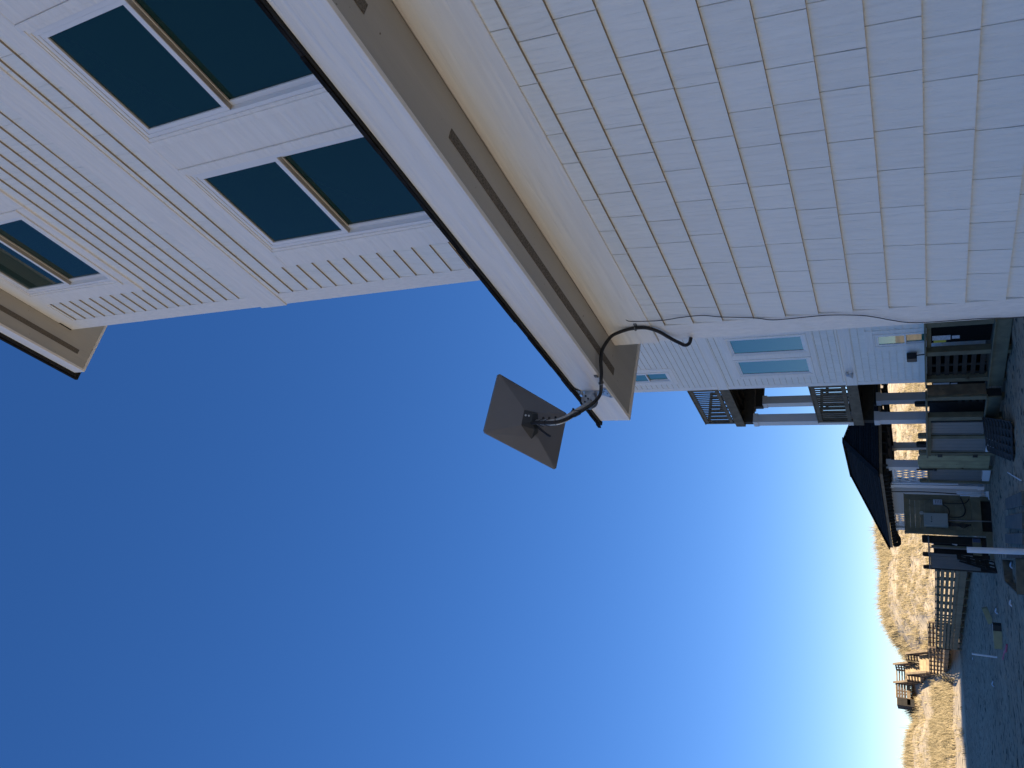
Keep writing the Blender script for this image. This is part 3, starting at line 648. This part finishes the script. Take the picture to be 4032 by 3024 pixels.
# ------------------------------------------------------------------ equipment board
eb = thing('equipment_board', 'timber board wall on legs facing the camera, carrying a grey cabinet and meters', 'board', (9.5, 27.05, GZ))
for x0, x1 in ((8.80, 8.97), (9.98, 10.15)):
    bxs('post', M['wood'], eb, (x0, x1, 27.0, 27.09, -1.455, .44)); bxs('leg', M['wood'], eb, (x0+.02, x1-.01, 27.01, 27.10, GZ-.2, -1.72))
q = MB()
for k in range(13): q.box(8.972, 9.978, 27.03, 27.06, -1.455+.146*k, -1.455+.146*k+(.141 if k in (11, 12, 10) else .1445))
q.build('boards', M['wood'], eb, .004)
bxs('dark_backing', M['wooddk'], eb, (8.85, 10.1, 27.14, 27.17, GZ-.1, -1.46))  # dark sheet added so the space under the board looks black
bxs('cap', M['wood'], eb, (8.78, 10.17, 26.985, 27.11, .4415, .47)); bxs('rim_board', M['wood'], eb, (8.80, 10.10, 26.99, 27.03, -1.73, -1.457))
cbx = bxs('grey_cabinet', M['box'], None, (9.03, 9.46, 26.85, 27.028, -.79, -.10), bevel=.012)
tag(cbx, 'grey metal cabinet with a small dark emblem, mounted on the timber board', 'cabinet')
q = MB().prism([(9.165, 26.848, -.345), (9.187, 26.848, -.320), (9.165, 26.848, -.295), (9.143, 26.848, -.320)], (0, -.002, 0)).build('emblem', M['ink'], cbx)
q = MB(); x = 9.205
for wd, hh in ((.018, .02), (.013, .014), (.016, .014), (.013, .018), (.016, .014), (.012, .014), (.016, .02)):
    q.box(x, x+wd, 26.846, 26.848, -.322-hh/2, -.322+hh/2); x += wd+.006
q.build('lettering', M['ink'], cbx)
q = MB().box(9.215, 9.30, 26.846, 26.848, -.352, -.346).build('lettering', M['clamp'], cbx)
tag(MB().cyl((9.50, 27.028, -.045), (9.50, 26.99, -.045), .062, 24).build('round_cover', M['box'], None, .006), 'pale round cover plate above the corner of the grey cabinet', 'cover plate')
mt = bxs('meter_box', M['label'], None, (9.80, 9.965, 26.93, 27.028, -.655, -.395), bevel=.008)
tag(mt, 'small white meter box near the right post of the timber board', 'meter box')
q = MB()
for k in range(4): q.box(9.82, 9.94, 26.926, 26.929, -.62+.05*k, -.60+.05*k)
q.build('printed_label', M['clamp'], mt)
tag(MB().tube([(9.28, 27.0, -.79), (9.28, 27.0, -1.4), (9.28, 26.96, -1.5), (9.28, 26.96, -2.05)], .022, 10).build('conduit', M['panel'], None, 0, True), 'grey straight conduit running from the grey cabinet down into the sand', 'conduit')
tag(MB().tube(spline([(9.86, 26.98, -.655), (9.85, 26.98, -1.0), (9.86, 26.97, -1.25), (9.93, 26.97, -1.36), (10.03, 26.97, -1.42)], 6), .016, 8).build('cable', M['black'], None, 0, True), 'black cable dropping from the white meter box', 'cable')
tag(MB().tube(spline([(10.06, 26.97, -1.18), (9.88, 26.97, -1.24), (9.62, 26.97, -1.29), (9.44, 26.97, -1.22), (9.38, 26.97, -1.05), (9.38, 26.97, -.79)], 6), .018, 8).build('cable', M['black'], None, 0, True), 'black cable looping low from the white pipes up to the grey cabinet', 'cable')
tag(MB().tube(spline([(9.80, 26.98, -.67), (9.70, 26.98, -.80), (9.55, 26.98, -.84), (9.43, 26.98, -.80)], 6), .014, 8).build('cable', M['black'], None, 0, True), 'black cable running from the meter box into the underside of the cabinet', 'cable')
bw = MB()
for k in range(5): bw.tube(spline([(9.20-.03*k, 26.97, -.80), (9.16-.02*k, 26.95, -1.0-.02*k), (9.17-.035*k, 26.96, -1.22), (9.12+.01*k, 26.96, -1.42)], 5), .012, 6)
tag(bw.build('cable_bundle', M['black'], None, 0, True), 'bundle of dark cables hanging under the grey cabinet', 'cables')
pm = thing('pipe_manifold', 'white plastic pipes standing beside the right post of the timber board', 'pipes', (10.2, 26.9, GZ))
for k, x in enumerate((10.23, 10.175, 10.11)): MB().cyl((x, 26.88, -1.94+.0*k), (x-.01, 26.88, -1.08-.09*(k == 2)), .018, 10).build('pipe', M['foam'], pm, 0, True)
bxs('base_fitting', M['foam'], pm, (10.08, 10.26, 26.84, 26.93, -1.99, -1.89), bevel=.015)
MB().tube(spline([(10.08, 26.86, -1.95), (9.98, 26.84, -1.97), (9.95, 26.82, -2.02), (9.86, 26.80, -2.03)], 5), .02, 8).build('drain_pipe', M['foam'], pm, 0, True)

# ------------------------------------------------------------------ second enclosure to the left
en = thing('pump_enclosure', 'timber enclosure with grey panels and an open bay, left of the board wall', 'enclosure', (8.3, 27.5, GZ))
for x, wd, z in ((8.615, .25, -.02), (8.16, .13, -.02), (7.745, .115, -.02)):
    c = .03; MB().prism([(x, 27.34, GZ-.2), (x+wd, 27.34, GZ-.2), (x+wd, 27.34, z-c), (x+wd-c, 27.34, z), (x+c, 27.34, z), (x, 27.34, z-c)], (0, .09, 0)).build('post', M['wooddk'], en, .005)
bxs('top_rail', M['panel'], en, (7.74, 8.80, 27.26, 27.335, -.235, -.19)); bxs('rim_board', M['wood'], en, (8.25, 8.80, 27.26, 27.30, -1.68, -1.44))
q = MB()
for k in range(5): q.box(7.79+.073*k, 7.856+.073*k, 27.30, 27.32, -1.60, -.26)
q.box(7.77, 8.17, 27.321, 27.335, -1.62, -.24); q.build('panel', M['panel'], en, .002)
ring(MB(), 0, 1, 0, 1, 0, 1, .1)
bxs('frame', M['panel'], en, (8.17, 8.24, 27.28, 27.32, -1.42, -.24), (8.42, 8.46, 27.28, 27.32, -1.42, -.24))
bxs('bay_post', M['wood'], en, (8.46, 8.52, 27.27, 27.33, -1.44, -.28))
bxs('back_wall', M['wooddk'], en, (8.15, 8.85, 28.0, 28.04, -1.9, -.35))
MB().bar((8.78, 27.4, -.38), (8.60, 27.4, -1.02), .05, .05).bar((8.60, 27.42, -.32), (8.78, 27.42, -.30), .05, .05).build('pipe', M['foam'], en)
bxs('blue_box', mat('blue_box', (.06, .09, .17), .5), en, (8.66, 8.78, 27.22, 27.258, -1.66, -1.45))
bxs('skid', M['wood'], en, (8.35, 8.85, 26.75, 26.95, -2.05, -1.80)); bxs('skid', M['wood'], en, (8.0, 8.2, 26.75, 26.9, -2.05, -1.86))
for k, (bx_, tilt) in enumerate(((0, 0), (-.28, .10))):
    q = MB(); a0 = Vector((7.98+bx_*.5, 26.95-.1*k, GZ)); a1 = Vector((7.62+bx_*.3, 26.6-.1*k, GZ-.01)); tp = Vector((8.22+bx_*.25, 27.2-.06*k, -1.03+.0*k))
    e1 = (a1-a0); d_ = tp-a0
    upn = e1.cross(d_).normalized()
    for i in range(5): q.bar(a0+d_*(i/4.0), a0+d_*(i/4.0)+e1*(1-.12*i), .11, .022, upn)
    for i in range(3): q.bar(a0+e1*(i/2.0)+upn*.024, a0+e1*(i/2.0)*.72+d_+upn*.024, .05, .022, upn)
    o = q.build('pallet', M['wooddk']); tag(o, ('dark slatted pallet leaning directly against the left enclosure', 'dark slatted pallet leaning in front of another one, nearest the sand')[k], 'pallet', 'pallets leaning on the left enclosure')

# ------------------------------------------------------------------ pool house
ph = thing('pool_house', 'open pavilion with a dark hip roof, white columns, lattice windows and carved rafter tails', 'pavilion', (13, 30, GZ))
GX = 11.0; ex0, ex1, ey0, ey1, ez = 10.65, 15.2, 26.5, 34.9, 1.17
def shingled_roof(x0, x1, y0, y1, z, h, run, rows=15):
    m = MB(); cx = (x0+x1)/2; ya_, yb_ = y0+run, y1-run*1.2
    # four planes made of overlapping courses
    for k in range(rows):
        a, b = k/rows, (k+1)/rows+.004
        P = lambda t, i: [(x0+(cx-x0)*t, y0+(ya_-y0)*t), (x1+(cx-x1)*t, y0+(ya_-y0)*t), (x1+(cx-x1)*t, y1+(yb_-y1)*t), (x0+(cx-x0)*t, y1+(yb_-y1)*t)][i]
        for i in range(4):
            j = (i+1) % 4
            p, q_, r, s_ = P(a, i), P(a, j), P(b, j), P(b, i)
            za_, zb_ = z+h*a+.022, z+h*b+.004
            m.add([(*p, za_), (*q_, za_), (*r, zb_), (*s_, zb_), (*p, za_-.022), (*q_, za_-.022)], [(0, 1, 2, 3), (4, 5, 1, 0)])
    b = [(x0, y0, z), (x1, y0, z), (x1, y1, z), (x0, y1, z), (cx, ya_, z+h-.02), (cx, yb_, z+h-.02)]
    m.add(b, [(1, 0, 4), (2, 1, 4, 5), (3, 2, 5), (0, 3, 5, 4)])
    return m
shingled_roof(ex0, ex1, ey0, ey1, ez, 1.31, 2.27).build('roof', M['shingle'], ph)
rc = MB()
for a, b_ in (((ex0, ey0, ez+.03), (12.92, ey0+2.27, ez+1.345)), ((ex1, ey0, ez+.03), (12.92, ey0+2.27, ez+1.345)), ((ex0, ey1, ez+.03), (12.92, ey1-2.72, ez+1.345)), ((ex1, ey1, ez+.03), (12.92, ey1-2.72, ez+1.345)), ((12.92, ey0+2.2, ez+1.345), (12.92, ey1-2.65, ez+1.345))): rc.bar(a, b_, .22, .03)
rc.build('ridge_cap', M['shingle'], ph)
MB().box(ex0+.02, ex0+.05, ey0+.02, ey1-.02, ez-.10, ez-.004).box(ex0+.05, ex1, ey0+.02, ey0+.05, ez-.10, ez-.004).build('fascia', M['woodb'], ph, .004)
def tail(y, axis_='x', big=False):
    L_ = .52 if not big else .62; z1 = ez-.101
    pr = [(0, 0), (0, -.10), (.05, -.16), (.14, -.13), (.20, -.19), (.32, -.16), (.40, -.22), (L_, -.22), (L_, 0)]
    rt = MB()
    if axis_ == 'x': rt.prism([(ex0+.06+a, y, z1+b) for a, b in pr], (0, .045, 0))
    else: rt.prism([(y, ey0+.06+a, z1+b) for a, b in pr], (.045, 0, 0))
    rt.build('rafter_tail', M['wooddk'], ph)
for k in range(22): tail(ey0+.30+.375*k)
for k in range(10): tail(ex0+.35+.42*k, 'y')
# the last tail hangs beyond the corner and has a hole
ylast = ey1-.16
ho = [(ex0+.26+.05*math.cos(t_), ylast, ez-.24+.05*math.sin(t_)) for t_ in np.linspace(0, 2*math.pi, 13)[:-1]]
ou = [(ex0+.06, ylast, ez-.101), (ex0+.02, ylast, ez-.20), (ex0+.06, ylast, ez-.33), (ex0+.16, ylast, ez-.42), (ex0+.42, ylast, ez-.42), (ex0+.62, ylast, ez-.30), (ex0+.62, ylast, ez-.101)]
def holed(outer, inner, off):
    m = MB(); no, ni = len(outer), len(inner); cx = sum(p[0] for p in inner)/ni; cz = sum(p[2] for p in inner)/ni
    N_ = 24; ring_o = []; ring_i = []
    for k in range(N_):
        an = 2*math.pi*k/N_; d = (math.cos(an), math.sin(an)); best = None
        for i in range(no):
            a, b = outer[i], outer[(i+1) % no]; ax_, az_ = a[0]-cx, a[2]-cz; bx_, bz_ = b[0]-cx, b[2]-cz
            den = d[0]*(bz_-az_)-d[1]*(bx_-ax_)
            if abs(den) < 1e-9: continue
            t_ = (ax_*(bz_-az_)-az_*(bx_-ax_))/den; u_ = (ax_*d[1]-az_*d[0])/den
            if t_ > 0 and -1e-6 <= u_ <= 1+1e-6 and (best is None or t_ < best): best = t_
        ring_o.append((cx+d[0]*best, outer[0][1], cz+d[1]*best)); ring_i.append((cx+d[0]*.045, outer[0][1], cz+d[1]*.045))
    o2 = [(p[0], p[1]+off, p[2]) for p in ring_o]; i2 = [(p[0], p[1]+off, p[2]) for p in ring_i]
    fs = []
    for k in range(N_):
        j = (k+1) % N_; fs += [(k, j, N_+j, N_+k), (2*N_+k, 3*N_+k, 3*N_+j, 2*N_+j), (k, 2*N_+k, 2*N_+j, j), (N_+k, N_+j, 3*N_+j, 3*N_+k)]
    m.add(ring_o+ring_i+o2+i2, fs); return m
holed(ou, ho, .05).build('corner_bracket', M['wooddk'], ph)
bxs('ceiling', M['wooddk'], ph, (ex0+.70, ex1-.1, ey0+.70, ey1-.7, ez-.20, ez-.15))
bxs('beam', M['wooddk'], ph, (GX, 14.9, 26.72, 26.95, .90, ez-.201), (GX, GX+.2, 26.951, 34.3, .96, ez-.201), (14.7, 14.9, 26.951, 34.3, .90, ez-.201), (GX+.21, 14.69, 34.1, 34.3, .9, ez-.201))
for (x, y) in ((GX, 26.70), (GX, 28.36), (GX, 33.20), (14.6, 26.70), (14.6, 33.3), (12.9, 33.9)):
    c_ = MB().box(x, x+.27, y, y+.27, GZ-.1, .96).build('column', M['colwhite'], ph, .006)
    MB().box(x-.02, x+.29, y-.02, y+.29, .80, .961).build('cap', M['colwhite'], c_, .006); MB().box(x-.02, x+.29, y-.02, y+.29, GZ-.05, GZ+.22).build('base', M['colwhite'], c_, .006)
def lattice(y0, y1, z0, z1, x=GX+.10):
    f = ring(MB(), x-.03, x+.03, y0, y1, z0, z1, .07).build('lattice_window', M['foam'], ph, .004)
    q = MB(); s_ = .225; wd = .078
    for sg in (1, -1):
        k = -30
        while k < 60:
            c_ = k*s_; k += 1
            pts = []
            # line: (y-y0) = c_ + sg*(z-z0)*.62
            za_, zb_ = z0+.06, z1-.06
            ya_, yb_ = y0+c_, y0+c_+sg*(zb_-za_)*.55
            t0, t1 = 0, 1; dy = yb_-ya_
            for lim, sgn in ((y0+.05, 1), (y1-.05, -1)):
                if abs(dy) < 1e-9: continue
                tt = (lim-ya_)/dy
                if (dy > 0) == (sgn > 0): t0 = max(t0, tt)
                else: t1 = min(t1, tt)
            if t1-t0 < .02: continue
            off = .008*sg
            q.bar((x+off, ya_+dy*t0, za_+(zb_-za_)*t0), (x+off, ya_+dy*t1, za_+(zb_-za_)*t1), .012, wd, (0, .0, 1) if False else (0, 1, 0))
    q.build('lattice', M['foam'], f)
lattice(26.99, 28.34, -.74, .80); lattice(31.6, 33.1, -.5, .95)
siding(GX+.06, 28.64, 33.19, [GZ+.1+E_*k for k in range(17)], E_, [(31.62, 33.08, -.48, .93), (0, 99, .955, 3)]).build('siding', M['tan'], ph)
siding(GX+.06, 26.98, 28.35, [GZ+.1+E_*k for k in range(8)], E_, [(0, 99, -.72, 3)]).build('siding', M['tan'], ph)
bxs('wall', M['tan'], ph, (GX+.085, GX+.12, 28.64, 31.6, GZ, .955), (GX+.085, GX+.12, 31.6, 33.19, GZ, -.5), (GX+.085, GX+.12, 26.98, 28.35, GZ, -.74))
bxs('floor', M['panel'], ph, (GX, 14.9, 26.7, 34.3, GZ-.1, GZ+.1))
bxs('downpipe', M['foam'], ph, (GX-.03, GX+.03, 28.13, 28.19, -1.2, .85))
MB().tube(spline([(GX-.05, 28.95, .95), (GX-.04, 28.93, .4), (GX-.02, 28.97, -.3), (GX-.05, 29.0, -1.2)], 5), .02, 8).build('cable', M['black'], ph)

# ------------------------------------------------------------------ boardwalk over the dune
bk = thing('boardwalk', 'timber boardwalk with railings that climbs in flights of steps over the dune', 'boardwalk', (11.5, 48, GZ))
WX0, WX1, WY0, WY1 = 11.0, 12.4, 38.8, 57.0
def dk(k0, k1): pass
q = MB()
for k in range(int((WY1-WY0)/.15)): q.box(WX0+.02, WX1-.02, WY0+.15*k, WY0+.15*k+.143, -1.50, -1.465)
q.build('decking', M['wood'], bk)
for nm, x in (('rim_board', WX0-.02), ('rim_board', WX1-.02)):
    q = MB()
    for k in range(5): q.box(x, x+.04, WY0+3.64*k+.004, WY0+3.64*(k+1)-.004, -1.76, -1.502)
    q.build('rim_board', M['wood'], bk, .005)
for x, sgn in ((WX0, -1), (WX1, 1)):
    n = 11
    for k in range(n+1):
        y = WY0+.05+(WY1-WY0-.15)*k/n
        MB().box(x+.021, x+.11, y, y+.09, GZ-.2, -.60).build('post', M['wood'], bk, .005) if sgn < 0 else MB().box(x-.11, x-.021, y, y+.09, GZ-.2, -.60).build('post', M['wood'], bk, .005)
    q = MB(); xs_ = (x-.02, x+.02)
    for z0, z1 in ((-.88, -.735), (-1.075, -.945), (-1.27, -1.14), (-1.46, -1.335)) if sgn < 0 else ((-.80, -.66), (-.975, -.84), (-1.195, -1.065), (-1.42, -1.285)):
        for k in range(5): q.box(xs_[0], xs_[1], WY0+3.64*k+.003, WY0+3.64*(k+1)-.003, z0, z1)
    q.build('rail_boards', M['wood'], bk, .004)
    MB().box(x-.06, x+.13, WY0, WY1, -.598, -.56).build('handrail', M['wood'], bk, .005) if sgn < 0 else MB().box(x-.13, x+.06, WY0, WY1, -.598, -.56).build('handrail', M['wood'], bk, .005)
def guard(p, q_, zf0, zf1, hgt=1.0, n=3, rows=4, mtl='rail'):
    # a railing from p to q_ (x, y), floor height zf0 to zf1
    P, Q = Vector((*p, zf0)), Vector((*q_, zf1)); d = (Q-P); hd = Vector((d.x, d.y, 0)).normalized()
    for i in range(n+1):
        b = P+d*(i/n); MB().box(b.x-.05, b.x+.05, b.y-.05, b.y+.05, b.z-.35, b.z+hgt-.02).build('post', M[mtl], bk, .005)
    g_ = MB()
    for r in range(rows):
        z = .16+.205*r; g_.bar(P+Vector((0, 0, z)), Q+Vector((0, 0, z)), .035, .11)
    g_.build('rail_boards', M['rail'], bk)
    MB().bar(P+Vector((0, 0, hgt)), Q+Vector((0, 0, hgt)), .16, .05).build('handrail', M['bwood'], bk, .005)
def platform(x0, x1, y0, y1, z):
    q = MB(); k = 0; y = y0
    while y < y1: q.box(x0, x1, y, min(y+.143, y1), z-.04, z); y += .15
    q.build('decking', M['bwood'], bk)
    ring_ = MB().box(x0, x1, y0-.04, y0-.001, z-.26, z-.002).box(x0-.04, x0-.001, y0, y1, z-.26, z-.002).box(x1+.001, x1+.04, y0, y1, z-.26, z-.002)
    ring_.build('rim_board', M['woodb'], bk, .005)
    for (x, y) in ((x0+.08, y0+.08), (x1-.08, y0+.08), (x0+.08, y1-.08), (x1-.08, y1-.08)): MB().box(x-.06, x+.06, y-.06, y+.06, min(ground_z(x, y), z-.3)-.3, z-.05).build('leg', M['woodb'], bk)
def flight(x0, x1, y0, y1, z0, z1, n=7):
    q = MB(); t_ = MB()
    for k in range(n):
        ya_ = y0+(y1-y0)*k/n; yb_ = y0+(y1-y0)*(k+1)/n; za_ = z0+(z1-z0)*k/n; zb_ = z0+(z1-z0)*(k+1)/n
        q.box(x0+.03, x1-.03, ya_, ya_+.03, za_-.03, zb_-.04); t_.box(x0+.02, x1-.02, ya_-.02, yb_, zb_-.04, zb_)
    q.build('riser', M['bwood'], bk); t_.build('tread', M['bwood'], bk)
    s_ = MB()
    for x in (x0, x1): s_.bar((x, y0, z0-.05), (x, y1, z1-.05), .045, .26)
    s_.build('stringer', M['woodb'], bk)
platform(11.0, 12.6, 57.05, 66.9, -1.05)
guard((11.0, 57.1), (11.0, 66.8), -1.05, -1.05, .88, 6); guard((12.6, 57.1), (12.6, 66.8), -1.05, -1.05, .88, 6)
for k in range(3): MB().box(WX0+.05, WX1-.05, 56.1+.3*k, 56.4+.3*k, -1.46+.1*k, -1.35+.1*k).build('tread', M['wood'], bk)
flight(11.1, 12.6, 67.0, 69.6, -1.05, .50)
guard((11.06, 67.0), (11.18, 69.6), -.85, .52, .95, 2); guard((12.62, 67.0), (12.72, 69.6), -1.0, .52, .95, 2)
platform(11.1, 12.7, 69.65, 71.9, .50)
guard((11.1, 69.7), (11.05, 71.8), .50, .50, .95, 1); guard((12.68, 69.7), (12.62, 71.8), .50, .50, .95, 1)
flight(11.05, 12.45, 71.95, 74.1, .50, 1.60, 6)
guard((11.0, 72.0), (11.08, 74.1), .55, 1.60, .93, 2); guard((12.48, 72.0), (12.55, 74.1), .45, 1.60, .93, 2)
platform(9.45, 12.6, 74.2, 76.6, 1.55)
guard((9.95, 74.25), (11.05, 74.25), 1.55, 1.55, .80, 2); guard((9.6, 76.55), (12.5, 76.55), 1.55, 1.55, .80, 3); guard((12.55, 74.25), (12.55, 76.5), 1.55, 1.55, .80, 2)
bxs('side_board', M['wooddk'], bk, (9.36, 9.40, 74.3, 76.6, 1.1, 2.30)); bxs('side_board', M['wooddk'], bk, (9.36, 9.94, 74.16, 74.2, 1.0, 2.28))

# ------------------------------------------------------------------ loose things on the sand
MBs = MB().tube([(5.862, 18.9, GZ-.1), (5.832, 18.9, -.885)], .066, 20)
o = MBs.build('pipe_stub', M['foam'], None, 0, False); tag(o, 'tall white plastic pipe standing upright in the sand, nearest the camera', 'pipe')
o = MB().tube([(5.519, 29.07, GZ-.1), (5.54, 29.07, -1.294)], .030, 14).build('stake', M['foam']); tag(o, 'slim white stake standing in the open shaded sand, left of the timber blocks', 'stake')
o = MB().bar((7.22, 18.2, -1.945), (8.36, 20.55, -1.94), .022, .022).build('white_rod', mat('white_rod', (.85, .85, .85), .4)); tag(o, 'thin white rod lying on the sand beyond the loose boards', 'rod')
def plank(name, pts, th, m, label, cat, grp=None):
    P = [Vector((x, y, -1.90)) for x, y in pts]
    o = MB().prism([p-Vector((0, 0, th)) for p in P], (0, 0, th)).build(name, m, None, .006); tag(o, label, cat, grp); return o
g_ = 'loose boards on the sand'
plank('loose_board', [(7.92, 21.20), (6.87, 17.94), (6.62, 18.12), (7.70, 21.42)], .09, M['lumber'], 'grey grooved board end farthest right, next to the white rod', 'board', g_)
plank('loose_board', [(7.62, 21.68), (6.50, 18.2), (6.22, 18.5), (7.42, 22.0)], .10, M['lumber'], 'thick brown board second from the right among the loose boards', 'board', g_)
plank('loose_board', [(7.30, 22.10), (6.15, 18.5), (5.96, 18.75), (7.12, 22.30)], .06, M['lumber'], 'grey weathered board between the thick brown one and the upright white pipe', 'board', g_)
plank('loose_board', [(6.82, 22.2), (5.85, 19.05), (5.78, 19.12), (6.72, 22.33)], .08, M['lumber'], 'narrow board just left of the upright white pipe, beside the open crate', 'board', g_)
cr = thing('crate', 'open timber crate with a dark inside on the near sand', 'crate', (6.0, 20.5, GZ))
c1, c2, c3, c4 = Vector((6.66, 22.20, -1.80)), Vector((5.76, 19.13, -1.80)), Vector((5.1, 19.5, -1.80)), Vector((6.02, 22.0, -1.80))
for a_, b_ in ((c1, c2), (c2, c3), (c3, c4), (c4, c1)): MB().bar(a_-Vector((0, 0, .12)), b_-Vector((0, 0, .12)), .035, .26).build('side', M['deckwood'], cr)
MB().prism([p-Vector((0, 0, .22)) for p in (c1, c2, c3, c4)], (0, 0, .02)).build('floor', M['wooddk'], cr)
d1 = thing('timber_block', 'squared timber block with a dark painted end and paper tag, on the sand', 'timber block', (6.1, 28, GZ), 'timber blocks on the sand')
MB().bar((5.86, 26.70, -1.89), (5.40, 26.98, -1.90), .24, .25).build('block', M['woodnew'], d1, .006)
MB().bar((6.01, 26.61, -1.89), (5.862, 26.699, -1.89), .245, .255).build('end_cap', M['black'], d1, .004); MB().bar((5.95, 26.52, -1.90), (5.90, 26.55, -1.90), .012, .06).build('paper_tag', M['label'], d1)
d2 = MB().bar((7.28, 30.0, -1.79), (6.84, 30.25, -1.96), .14, .17).build('timber_block', M['woodnew'], None, .006); tag(d2, 'flat tilted timber block on the sand beyond the dark ended one', 'timber block', 'timber blocks on the sand')
rib = MB().tube(spline([(5.15, 25.2, -1.965), (5.05, 25.6, -1.955), (5.12, 26.0, -1.965), (5.0, 26.5, -1.95)], 5), .03, 6).build('ribbon', M['pink']); tag(rib, 'faded pink ribbon lying on the shaded sand', 'ribbon')
lst = [((6.35, 21.9), 'white scrap of plastic just left of the crate corner'), ((5.65, 22.9), 'pale scrap lying on the sand before the pink ribbon'), ((6.55, 27.6), 'white scrap on the open sand near the timber blocks'), ((5.0, 31.5), 'white scrap on the sand left of the slim stake'), ((7.9, 43.0), 'distant white scrap on the shaded sand towards the dune')]
for (x, y), lb in lst:
    o = MB().tube(spline([(x, y, -1.975), (x+.08, y+.1, -1.94), (x+.16, y+.06, -1.96), (x+.2, y+.2, -1.97)], 4), .022, 6).build('plastic_scrap', M['foam']); tag(o, lb, 'scrap', 'white scraps on the sand')
